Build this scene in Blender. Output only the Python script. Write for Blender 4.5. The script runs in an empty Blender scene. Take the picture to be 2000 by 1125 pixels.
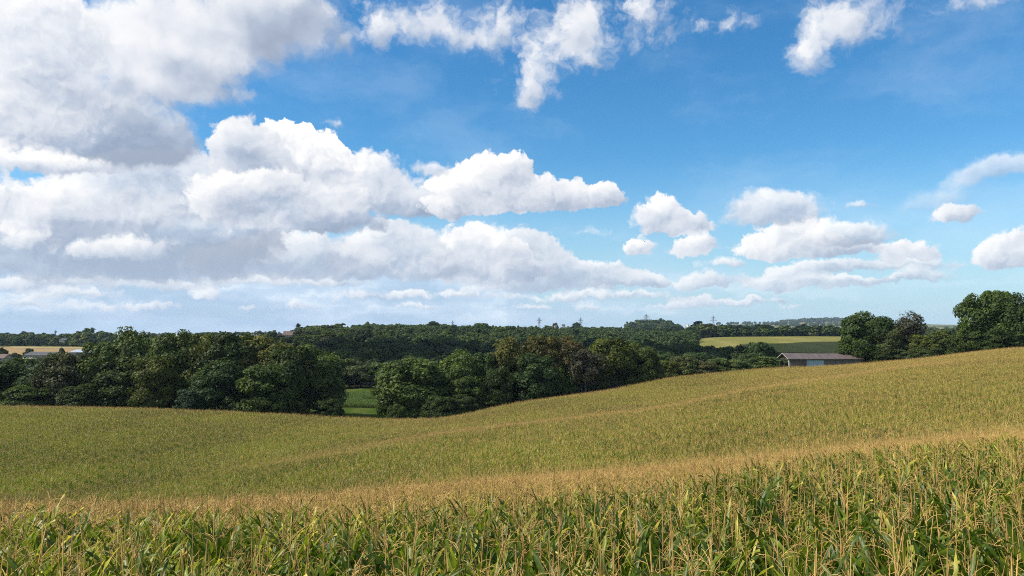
import bpy, bmesh, math, random
import numpy as np

random.seed(7)
rng = np.random.default_rng(11)
R = math.radians
scene = bpy.context.scene
COL = scene.collection

# ------------------------------------------------------------------ camera
F = 1480.0            # focal length in pixels of a 2000 wide frame
CX, CY = 1000.0, 562.5
PITCH = R(3.0)
EYE = 40.0
cp, sp = math.cos(PITCH), math.sin(PITCH)

def at(px, py, Y):
    """world point seen at picture position (px,py) at distance Y ahead"""
    u, v = (px - CX) / F, (CY - py) / F
    dy, dz = cp - sp * v, sp + cp * v
    return (u * Y / dy, Y, EYE + dz * Y / dy)

cam_d = bpy.data.cameras.new('camera')
cam_d.sensor_width = 36.0
cam_d.lens = 36.0 * F / 2000.0
cam_d.clip_start = 0.1
cam_d.clip_end = 60000.0
cam = bpy.data.objects.new('camera', cam_d)
cam.location = (0, 0, EYE)
cam.rotation_euler = (R(90) + PITCH, 0, 0)
COL.objects.link(cam)
scene.camera = cam

vs = scene.view_settings
vs.view_transform = 'Standard'
vs.look = 'None'
vs.exposure = 0.45
vs.gamma = 1.0
vs.use_curve_mapping = False

# ------------------------------------------------------------------ light
SUN_AZ = R(-99.0)     # clockwise from straight ahead (+Y); negative = left
SUN_EL = R(46.0)
SUNV = (math.sin(SUN_AZ) * math.cos(SUN_EL), math.cos(SUN_AZ) * math.cos(SUN_EL), math.sin(SUN_EL))
from mathutils import Vector, Matrix
sun_d = bpy.data.lights.new('sun', 'SUN')
sun_d.energy = 5.0
sun_d.angle = R(0.53)
sun_d.color = (1.0, 0.93, 0.82)
sun = bpy.data.objects.new('sun', sun_d)
sun.rotation_euler = Vector(SUNV).to_track_quat('Z', 'Y').to_euler()
sun.location = (-200, -100, 300)
COL.objects.link(sun)
# ------------------------------------------------------------------ sky
class NT:
    """short hand for building a node tree"""
    def __init__(self, tree):
        self.t = tree; self.n = tree.nodes; self.l = tree.links
    def new(self, typ, **kw):
        nd = self.n.new(typ)
        for k, v in kw.items():
            setattr(nd, k, v)
        return nd
    def put(self, sock, v):
        if hasattr(v, 'is_output'):
            self.l.new(v, sock)
        else:
            sock.default_value = v
    def m(self, op, a, b=0.0, c=0.0, clamp=False):
        nd = self.new('ShaderNodeMath', operation=op, use_clamp=clamp)
        self.put(nd.inputs[0], a); self.put(nd.inputs[1], b); self.put(nd.inputs[2], c)
        return nd.outputs[0]
    def v(self, op, a, b=(0, 0, 0), c=None, scale=None):
        nd = self.new('ShaderNodeVectorMath', operation=op)
        self.put(nd.inputs[0], a)
        if op != 'SCALE': self.put(nd.inputs[1], b)
        if c is not None: self.put(nd.inputs[2], c)
        if scale is not None: self.put(nd.inputs['Scale'], scale)
        return nd.outputs['Value'] if op in ('DOT_PRODUCT', 'LENGTH', 'DISTANCE') else nd.outputs[0]
    def noise(self, vec, scale, detail=2.0, rough=0.5, lac=2.0, dist=0.0, out=0, dim='3D'):
        nd = self.new('ShaderNodeTexNoise', noise_dimensions=dim)
        self.put(nd.inputs['Vector'], vec)
        for k, x in (('Scale', scale), ('Detail', detail), ('Roughness', rough), ('Lacunarity', lac), ('Distortion', dist)):
            nd.inputs[k].default_value = x
        return nd.outputs[out]
    def voro(self, vec, scale, detail=0.0, rough=0.5, lac=2.0, smooth=None, dim='3D'):
        nd = self.new('ShaderNodeTexVoronoi', voronoi_dimensions=dim, feature='SMOOTH_F1' if smooth else 'F1')
        self.put(nd.inputs['Vector'], vec)
        nd.inputs['Scale'].default_value = scale
        nd.inputs['Detail'].default_value = detail
        nd.inputs['Roughness'].default_value = rough
        nd.inputs['Lacunarity'].default_value = lac
        if smooth: nd.inputs['Smoothness'].default_value = smooth
        return nd.outputs['Distance']
    def rng(self, x, a, b, c=0.0, d=1.0, smooth=True):
        nd = self.new('ShaderNodeMapRange', interpolation_type='SMOOTHSTEP' if smooth else 'LINEAR')
        nd.clamp = True
        self.put(nd.inputs[0], x)
        for i, q in enumerate((a, b, c, d)):
            self.put(nd.inputs[i + 1], q)
        return nd.outputs[0]
    def mix(self, f, a, b, typ='RGBA', blend='MIX'):
        nd = self.new('ShaderNodeMix', data_type=typ)
        if typ == 'RGBA':
            nd.blend_type = blend
            ia, ib, o = nd.inputs[6], nd.inputs[7], nd.outputs[2]
        elif typ == 'FLOAT':
            ia, ib, o = nd.inputs[2], nd.inputs[3], nd.outputs[0]
        self.put(nd.inputs[0], f)
        self.put(ia, a if hasattr(a, 'is_output') or typ != 'RGBA' or len(a) == 4 else (*a, 1))
        self.put(ib, b if hasattr(b, 'is_output') or typ != 'RGBA' or len(b) == 4 else (*b, 1))
        return o
    def ramp(self, f, stops, interp='LINEAR'):
        nd = self.new('ShaderNodeValToRGB')
        cr = nd.color_ramp; cr.interpolation = interp
        while len(cr.elements) > 1: cr.elements.remove(cr.elements[-1])
        cr.elements[0].position = stops[0][0]; cr.elements[0].color = (*stops[0][1], 1)
        for p, c in stops[1:]:
            e = cr.elements.new(p); e.color = (*c, 1)
        self.put(nd.inputs[0], f)
        return nd.outputs[0]

def sky_pos(px, py):
    """direction of a picture position as (azimuth, elevation) in units of 100 px"""
    x, y, z = at(px, py, 1.0)
    z -= EYE
    return math.atan2(x, y) * F / 100, math.atan2(z, math.hypot(x, y)) * F / 100

# clouds from far (low in the sky) to near (overhead).  Each is a few puffs given as
# (picture x, y, half width, half height, weight), plus softness of the outline, general
# lightness, strength of the billows
CLOUDS = [
 dict(soft=.34, tone=.74, rough=.7, op=.9, puffs=[  # low flat scraps near the horizon
  (400,578,32,16,.8),(585,597,40,12,.7),(240,552,120,14,.8),(50,592,60,14,.7),(200,600,60,12,.6),(20,555,50,18,.7),(720,577,90,13,.7),
  (900,577,110,12,.6),(1100,582,110,12,.6),(1330,590,30,11,.9),(1372,590,32,13,.9),(1250,578,90,10,.6),(1430,592,50,8,.5),(640,550,120,16,.7),(480,548,80,14,.7),(130,575,70,10,.7),(310,598,50,9,.7),(820,600,60,9,.7),(960,562,50,12,.7),(1040,600,50,8,.7),(1150,600,40,9,.7),(490,602,40,9,.6),(1290,600,40,8,.6),(1500,585,60,8,.5),(1560,600,50,8,.5),(90,555,60,12,.7),(340,560,50,10,.6),(1180,563,40,10,.7)]),
 dict(soft=.32, tone=.70, rough=.8, op=.85, puffs=[
  (1530,550,70,16,1),(1600,556,110,14,.9),(1500,560,30,14,.7),(1640,520,95,14,.9),(1570,532,70,14,.8),(1370,548,70,15,.9),(1350,560,60,10,.7),(1410,517,52,16,.7),
  (1800,537,46,12,.9),(1790,516,60,13,.6),(1960,512,70,14,.8),(1700,548,90,9,.4)]),
 dict(soft=.30, tone=.66, rough=.9, op=.9, puffs=[    # bank running down to the right
  (1000,470,62,34,.9),(1045,500,50,40,.9),(1085,520,55,46,1),(1060,550,110,30,.8),(1170,532,70,26,1),(1210,550,80,18,.9),(1265,553,50,14,.8),(980,540,140,36,.8)]),
 dict(soft=.22, tone=.74, rough=1.0, op=.95, puffs=[
  (905,482,42,44,1.1),(890,510,60,40,.9),(945,500,60,50,1),(960,485,50,30,.7),(930,535,110,34,.9),(1010,520,60,40,.8)]),
 dict(soft=.34, tone=.60, rough=.8, op=.9, puffs=[
  (755,470,62,42,1.1),(800,490,70,46,1),(760,515,110,46,.9),(850,530,70,36,.8),(700,520,80,36,.7)]),
 dict(soft=.42, tone=.64, rough=1.0, op=.9, puffs=[
  (610,500,110,46,1),(540,495,90,44,.9),(500,525,110,34,.8),(660,525,100,34,.8),(440,515,90,34,.7)]),
 dict(soft=.24, tone=.74, rough=.9, op=.95, puffs=[   # fair weather clouds at the right
  (1278,430,46,36,1.1),(1300,412,32,26,.8),(1345,438,46,24,1.1),(1247,486,26,22,1.1),(1362,483,44,25,1.1),
  (1545,470,66,40,1.1),(1490,488,56,24,1.1),(1610,482,80,22,.9),(1570,492,100,16,.9),
  (1763,496,50,22,1),(1985,480,46,26,1.2),(1945,500,44,20,.9),(1990,505,60,18,.8),(1867,421,38,19,1)]),
 dict(soft=.45, tone=.62, rough=.7, op=.85, puffs=[
  (1660,458,80,26,1),(1620,465,60,24,.7),(1490,412,62,38,1.1),(1520,402,40,28,.7),(1568,418,50,30,.7),(1408,492,36,14,.5),(1680,398,44,13,.5),(1180,455,60,22,.35)]),
 dict(soft=.50, tone=.43, rough=1.0, op=.85, puffs=[   # grey body of the long bank
  (60,500,170,60,1.1),(230,490,190,80,1.1),(380,480,140,80,1),(120,450,160,80,1),(440,450,110,60,.8),(10,440,90,70,.9)]),
 dict(soft=.30, tone=.70, rough=.8, op=.9, puffs=[    # sunlit heads of the bank
  (320,345,90,56,1.1),(250,350,62,44,.9),(375,380,80,56,.9),(300,385,110,50,.8),(195,400,80,70,.9),(110,430,66,66,.9),(60,455,50,40,.8),(5,395,40,30,.7),(230,430,110,40,.7)]),
 dict(soft=.45, tone=.74, rough=.8, op=.8, puffs=[(290,485,60,26,.9),(190,492,56,22,.9),(40,468,50,24,.9),(20,555,50,14,.6)]),
 dict(soft=.40, tone=.63, rough=.8, op=.95, puffs=[(735,366,56,70,1),(715,340,32,40,.7),(785,395,66,46,1),(830,410,40,30,.6),(700,385,40,40,.7)]),
 dict(soft=.13, tone=.90, rough=1.0, op=1.0, side=.7, rel=.75, puffs=[  # bright tower
  (530,280,36,40,1.1),(572,284,40,40,1.1),(615,312,50,48,1.1),(655,342,44,52,1.1),(648,390,50,60,1),(600,350,70,70,.9)]),
 dict(soft=.28, tone=.50, rough=.9, op=.97, rel=.5, puffs=[   # shaded lobes in front of it
  (462,290,42,52,1.1),(488,320,62,58,1.1),(545,352,62,34,1),(450,345,36,50,.7),(585,372,44,22,.6)]),
 dict(soft=.36, tone=.58, rough=.9, op=.95, puffs=[
  (480,390,90,50,1),(560,392,110,52,1.1),(620,410,80,44,1),(650,430,90,34,.8),(560,435,140,30,.8),(420,400,60,40,.7)]),
 dict(soft=.20, tone=.74, rough=.9, op=1.0, puffs=[
  (868,412,40,22,1),(905,385,56,48,1),(965,350,62,52,1.1),(940,380,90,50,1),(1040,385,90,38,1.1),(1120,388,76,28,1.1),(1183,388,42,24,1.1),(1000,335,32,30,.8)]),
 dict(soft=.5, tone=.66, rough=.7, op=.8, puffs=[(848,335,40,20,1),(650,240,26,14,.5)]),
 # ragged clouds overhead
 dict(soft=.9, tone=.53, rough=.75, op=1.0, rel=.4, puffs=[
  (470,45,190,110,1.2),(575,40,90,80,.8),(390,130,110,80,1.1),(250,180,150,110,1.1)]),
 dict(soft=.7, tone=.40, rough=.7, op=.95, rel=.4, puffs=[(270,262,96,62,1.1),(180,290,150,48,1.1),(110,250,160,110,.9)]),
 dict(soft=.8, tone=.72, rough=.8, op=.9, rel=.5, puffs=[
  (330,60,150,110,1.1),(250,120,110,80,.9),(390,160,90,60,.8),(350,190,60,36,.6)]),
 dict(soft=.5, tone=.80, rough=.9, op=.95, puffs=[
  (20,70,90,90,1.1),(80,60,90,80,1.1),(110,110,80,90,.9),(20,160,110,110,1.1),(90,220,90,80,.9),(20,320,120,30,1),(120,330,80,16,.6)]),
 dict(soft=1.25, tone=.78, rough=1.5, op=.95, puffs=[
  (735,75,36,50,1),(700,40,60,50,.5),(800,45,60,50,.8),(880,60,90,55,.8),(960,80,80,46,.75),(1010,35,60,50,.55),
  (1125,50,60,55,1),(1090,105,66,66,1.1),(1050,165,46,56,1.1),(1025,200,30,36,.8),(1205,50,90,60,.65),(1275,30,70,46,.6),(1250,95,70,30,.5),(1150,115,50,40,.5),(1420,50,50,26,.55),
  (965,190,24,40,.35)]),
 dict(soft=1.2, tone=.78, rough=1.3, op=.92, puffs=[
  (1605,85,66,46,1.1),(1650,45,70,46,.8),(1700,15,75,40,.6),(1572,122,36,30,.8),(1730,55,60,40,.35),(1920,2,70,18,.9)]),
 dict(soft=1.1, tone=.74, rough=.5, op=.55, puffs=[
  (1885,352,36,16,.8),(1925,335,46,20,1),(1970,322,50,20,1.1),(2030,314,60,20,1.1),(1850,392,70,26,.6),(1790,402,70,20,.3),(1860,375,40,22,.5)]),
]

def one_cloud(t, cl, lit, air, k, P, under, edge, wisp, rel, rel2, big, low):
    F_, L_ = None, None
    for (x, y, rx, ry, wt) in cl['puffs']:
        cx, cy = sky_pos(x, y)
        rx, ry = rx / 100 * 1.45, ry / 100 * 1.45
        dep = under if F_ is None else t.m('MULTIPLY_ADD', L_, 1e-9, F_)
        src = t.v('MULTIPLY_ADD', dep, (0, 0, 1e-9), P)     # one puff after another keeps the shader's stack small
        mp = t.new('ShaderNodeMapping', vector_type='POINT')
        t.l.new(src, mp.inputs[0])
        mp.inputs['Scale'].default_value = (1 / rx, 1 / ry, 0)
        mp.inputs['Location'].default_value = (-cx / rx, -cy / ry, 0)
        q = mp.outputs[0]
        g = t.m('SUBTRACT', 1.0, t.v('LENGTH', t.v('MINIMUM', q, t.v('MULTIPLY', q, (1, 1.5, 1)))), clamp=True)
        d = t.m('MULTIPLY', t.v('DOT_PRODUCT', q, lit), g)
        F_ = t.m('MULTIPLY', g, wt) if F_ is None else t.m('MULTIPLY_ADD', g, wt, F_)
        L_ = d if L_ is None else t.m('ADD', L_, d)
    ragged = cl['soft'] > .7
    present = t.rng(F_, .0, .12, smooth=False)
    D = t.m('MULTIPLY_ADD', wisp if ragged else edge, cl['rough'], F_)
    A = t.m('MULTIPLY', t.m('MULTIPLY', t.rng(D, .20, .20 + cl['soft']), present), cl['op'])
    S = t.m('MULTIPLY_ADD', t.m('DIVIDE', L_, t.m('ADD', F_, .22)), cl.get('side', .95), cl['tone'] - .10)
    S = t.m('MULTIPLY_ADD', big, cl.get('big', .6), S)
    S = t.m('ADD', S, t.m('MULTIPLY', rel2 if ragged else rel, cl.get('rel', .5)))
    S = t.m('MULTIPLY_ADD', t.rng(D, .5, 1.9, smooth=False), -cl.get('thick', .16), S)
    col = t.ramp(S, [(0.0, (.29, .35, .46)), (.28, (.41, .47, .58)), (.52, (.60, .64, .71)), (.78, (.77, .78, .81)), (1.0, (.91, .90, .88))])
    col = t.v('SCALE', t.mix(t.m('MULTIPLY', t.m('SUBTRACT', 1.0, low), .45), col, air), scale=.87)
    return t.mix(A, under, t.v('SCALE', col, scale=k))

def build_world():
    w = bpy.data.worlds.new('World'); scene.world = w
    w.use_nodes = True
    t = NT(w.node_tree); t.n.clear()
    SKYK = 0.12
    out = t.new('ShaderNodeOutputWorld')
    sky = t.new('ShaderNodeTexSky', sky_type='NISHITA')
    sky.sun_disc = False
    sky.sun_elevation = SUN_EL
    sky.sun_rotation = SUN_AZ
    sky.altitude = 100; sky.air_density = 1.0; sky.dust_density = 0.2; sky.ozone_density = 4.0
    tc = t.new('ShaderNodeTexCoord').outputs['Generated']
    sx = t.new('ShaderNodeSeparateXYZ'); t.l.new(tc, sx.inputs[0])
    az = t.m('MULTIPLY', t.m('ARCTAN2', sx.outputs[0], sx.outputs[1]), F / 100)
    el = t.m('MULTIPLY', t.m('ARCSINE', sx.outputs[2]), F / 100)
    hs = t.new('ShaderNodeHueSaturation')
    t.l.new(sky.outputs[0], hs.inputs['Color'])
    hs.inputs['Saturation'].default_value = 1.28
    hs.inputs['Value'].default_value = SKYV
    clear = t.mix(t.m('MULTIPLY', t.rng(el, 3.4, -.3), .85), t.v('MULTIPLY', hs.outputs[0], (.84, .99, .95)), tuple(q / SKYK for q in (.33, .485, .625)) + (1,))
    # --- the part of the sky ahead, with its clouds
    cb = t.new('ShaderNodeCombineXYZ')
    t.l.new(az, cb.inputs[0]); t.l.new(el, cb.inputs[1])
    P = cb.outputs[0]
    half = (.5, .5, .5)
    w1 = t.v('SUBTRACT', t.noise(P, 1.2, 2.0, out=1, dim='2D'), half)
    w2 = t.v('SUBTRACT', t.noise(P, 4.6, 4.0, .62, out=1, dim='2D'), half)
    Pc = t.v('MULTIPLY_ADD', w2, (.26, .20, 0), t.v('MULTIPLY_ADD', w1, (.40, .22, 0), P))
    lit = (-.45, .89, 0)            # where the light comes from, across the sky
    def puff(vec):
        a = t.m('ABSOLUTE', t.m('SUBTRACT', t.noise(vec, 2.3, 0.0, dim='2D'), .5))
        b = t.m('ABSOLUTE', t.m('SUBTRACT', t.noise(vec, 5.1, 0.0, dim='2D'), .5))
        c = t.m('ABSOLUTE', t.m('SUBTRACT', t.noise(vec, 11.0, 1.0, dim='2D'), .5))
        return t.m('MULTIPLY_ADD', c, .38, t.m('MULTIPLY_ADD', b, .8, t.m('MULTIPLY', a, 1.2)))
    p0 = puff(Pc)
    p1 = puff(t.v('ADD', Pc, (-.05, .09, 0)))
    n0 = t.m('SUBTRACT', t.noise(Pc, 1.7, 7.0, .6, dim='2D'), .5)
    n1 = t.m('SUBTRACT', t.noise(t.v('ADD', Pc, (-.09, .15, 0)), 1.7, 5.0, .6, dim='2D'), .5)
    big = t.m('SUBTRACT', t.noise(t.v('MULTIPLY', P, (1, 1.5, 1)), .8, 2.0, .5, dim='2D'), .5)
    rel = t.m('MULTIPLY_ADD', t.m('SUBTRACT', n0, n1), 1.0, t.m('MULTIPLY', t.m('SUBTRACT', p0, p1), .42))
    rel2 = t.m('MULTIPLY', t.m('SUBTRACT', t.noise(Pc, 1.1, 3.0, .5, dim='2D'), t.noise(t.v('ADD', Pc, (-.2, .3, 0)), 1.1, 2.0, .5, dim='2D')), 1.3)
    edge = t.m('MULTIPLY_ADD', t.m('SUBTRACT', p0, .30), .55, t.m('MULTIPLY', n0, .85))
    wisp = t.m('MULTIPLY', t.m('ADD', n0, t.m('MULTIPLY', t.m('SUBTRACT', p0, .3), .25)), 1.5)
    low = t.rng(el, -.2, 1.8)                       # towards the horizon contrast fades into the air
    # layered grey veil low in the sky, thicker at the left
    st = t.noise(t.v('MULTIPLY', Pc, (.42, 2.1, 1)), 1.0, 4.0, .5, dim='2D')
    cover = t.m('MULTIPLY', t.rng(az, 8.0, -4.0), t.rng(el, 2.6, .6))
    Al = t.m('MULTIPLY', t.rng(t.m('ADD', st, t.m('MULTIPLY', cover, .45)), .46, .85), t.rng(el, 2.9, 1.4))
    Al = t.m('MULTIPLY', Al, t.m('ADD', .22, t.m('MULTIPLY', cover, .75)))
    col_l = t.ramp(t.m('SUBTRACT', t.m('MULTIPLY_ADD', n0, .25, st), t.m('MULTIPLY', cover, .06)),
                   [(.34, (.33, .43, .60)), (.52, (.46, .55, .70)), (.68, (.70, .75, .83))])
    air = (.53, .64, .77, 1)
    k = 1 / SKYK
    thin = t.noise(t.v('MULTIPLY', Pc, (.30, .75, 1)), 1.0, 5.0, .6, dim='2D')       # thin high veil
    clear_v = t.mix(t.m('MULTIPLY', t.rng(thin, .42, .82), .13), clear, (.66 * k, .76 * k, .86 * k, 1))
    c = t.mix(t.m('MULTIPLY', Al, .75), clear_v, t.v('SCALE', col_l, scale=k))
    ins = (('P', 'NodeSocketVector', Pc), ('Under', 'NodeSocketColor', c), ('Edge', 'NodeSocketFloat', edge), ('Wisp', 'NodeSocketFloat', wisp),
           ('Relief', 'NodeSocketFloat', rel), ('Soft Relief', 'NodeSocketFloat', rel2), ('Broad', 'NodeSocketFloat', big), ('Low', 'NodeSocketFloat', low))
    veil = c
    def zone(a0, a1, e0, e1):
        """sky with the clouds that reach into one window of directions (cheaper than all clouds everywhere)"""
        c = veil
        for cl in CLOUDS:
            near = []
            for pf in cl['puffs']:
                cx, cy = sky_pos(pf[0], pf[1])
                rx, ry = pf[2] * .0145 + .36, pf[3] * .0145 + .30
                if cx + rx > a0 and cx - rx < a1 and cy + ry > e0 and cy - ry < e1:
                    near.append(pf)
            if not near: continue
            ng = bpy.data.node_groups.new('cloud', 'ShaderNodeTree')     # one group per cloud
            for nm, ty, _ in ins: ng.interface.new_socket(nm, in_out='INPUT', socket_type=ty)
            ng.interface.new_socket('Color', in_out='OUTPUT', socket_type='NodeSocketColor')
            q_ = NT(ng)
            gi = q_.new('NodeGroupInput').outputs; go = q_.new('NodeGroupOutput').inputs
            q_.l.new(one_cloud(q_, dict(cl, puffs=near), lit, air, k, *[gi[i] for i in range(len(ins))]), go[0])
            gn = t.new('ShaderNodeGroup'); gn.node_tree = ng
            for nm, ty, src in ins:
                t.l.new(c if nm == 'Under' else src, gn.inputs[nm])
            c = gn.outputs[0]
        b = t.new('ShaderNodeBackground'); t.l.new(c, b.inputs[0]); b.inputs[1].default_value = SKYK
        return b.outputs[0]
    def split(vals, lo, hi, x, leaf):
        """tree of two way choices over the windows vals[lo]..vals[hi]"""
        if hi - lo == 1: return leaf(vals[lo], vals[hi])
        mid = (lo + hi) // 2
        ms = t.new('ShaderNodeMixShader')
        t.l.new(t.m('GREATER_THAN', x, vals[mid]), ms.inputs[0])
        t.l.new(split(vals, lo, mid, x, leaf), ms.inputs[1]); t.l.new(split(vals, mid, hi, x, leaf), ms.inputs[2])
        return ms.outputs[0]
    front = split([-.6, .75, 1.45, 2.2, 3.4, 9.4], 0, 5, el, lambda e0, e1:
                  split([-12.4, -5, -3.3, -1.6, 0, 1.8, 3.6, 12.4], 0, 7, az, lambda a0, a1: zone(a0, a1, e0, e1)))
    # --- the rest of the sky: scattered cloud
    e0 = t.noise(tc, 2.6, 2.0, .5)
    rest = t.mix(t.m('MULTIPLY', t.rng(e0, .42, .66), t.rng(el, -.3, 1.0)), clear, (.8 * k, .84 * k, .9 * k, 1))
    b_rest = t.new('ShaderNodeBackground'); t.l.new(rest, b_rest.inputs[0]); b_rest.inputs[1].default_value = SKYK
    ahead = t.m('MULTIPLY', t.m('LESS_THAN', t.m('ABSOLUTE', az), 12.4), t.m('MULTIPLY', t.m('GREATER_THAN', el, -.6), t.m('LESS_THAN', el, 9.4)))
    ms = t.new('ShaderNodeMixShader')
    t.l.new(ahead, ms.inputs[0]); t.l.new(b_rest.outputs[0], ms.inputs[1]); t.l.new(front, ms.inputs[2])
    t.l.new(ms.outputs[0], out.inputs[0])
    w.cycles.sampling_method = 'MANUAL'
    w.cycles.sample_map_resolution = 512
SKYV = 0.96
build_world()
# ------------------------------------------------------------------ helpers
def tag(o, label=None, cat=None, group=None, kind=None):
    if label: o['label'] = label
    if cat: o['category'] = cat
    if group: o['group'] = group
    if kind: o['kind'] = kind
    return o

def mesh_np(name, V, Fq, mats=(), mi=None, smooth=False):
    """mesh from arrays: V (n,3), Fq list of equal-size faces (m,k) or a list of such arrays"""
    me = bpy.data.meshes.new(name)
    V = np.asarray(V, np.float32)
    Fs = [np.asarray(f, np.int32) for f in (Fq if isinstance(Fq, list) else [Fq]) if len(f)]
    me.vertices.add(len(V)); me.vertices.foreach_set('co', V.ravel())
    loops = np.concatenate([f.ravel() for f in Fs])
    tot = np.concatenate([np.full(len(f), f.shape[1], np.int32) for f in Fs])
    start = np.concatenate([[0], np.cumsum(tot)[:-1]]).astype(np.int32)
    me.loops.add(len(loops)); me.loops.foreach_set('vertex_index', loops)
    me.polygons.add(len(tot)); me.polygons.foreach_set('loop_start', start)
    me.polygons.foreach_set('loop_total', tot)
    if mi is not None: me.polygons.foreach_set('material_index', np.asarray(mi, np.int32))
    if smooth: me.polygons.foreach_set('use_smooth', np.ones(len(tot), bool))
    for m in mats: me.materials.append(m)
    me.update(calc_edges=True)
    return me

def link(name, me, parent=None, loc=(0, 0, 0)):
    o = bpy.data.objects.new(name, me); COL.objects.link(o)
    o.location = loc
    if parent is not None: o.parent = parent
    return o

def empty(name, loc, rz=0.0):
    o = bpy.data.objects.new(name, None); COL.objects.link(o)
    o.location = loc; o.rotation_euler = (0, 0, rz); o.empty_display_size = .5
    return o

def material(name):
    m = bpy.data.materials.new(name); m.use_nodes = True
    t = NT(m.node_tree); t.n.clear()
    out = t.new('ShaderNodeOutputMaterial')
    return m, t, out

def plain(name, col, rough=.8, var=.25, scale=.6, metallic=0.0, bump=0.0):
    """solid surface with a little uneven wear"""
    m, t, out = material(name)
    b = t.new('ShaderNodeBsdfPrincipled')
    tc = t.new('ShaderNodeTexCoord').outputs['Object']
    n = t.noise(tc, scale, 5.0, .6)
    c = t.mix(t.rng(n, .3, .7), tuple(x * (1 - var) for x in col), tuple(min(1, x * (1 + var)) for x in col))
    t.l.new(c, b.inputs['Base Color'])
    b.inputs['Roughness'].default_value = rough; b.inputs['Metallic'].default_value = metallic
    if bump:
        bp = t.new('ShaderNodeBump'); bp.inputs['Strength'].default_value = bump
        t.l.new(n, bp.inputs['Height']); t.l.new(bp.outputs[0], b.inputs['Normal'])
    t.l.new(b.outputs[0], out.inputs[0])
    return m

# ------------------------------------------------------------------ the lie of the land
CROP = 2.33            # height of the standing maize with its tassels
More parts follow.
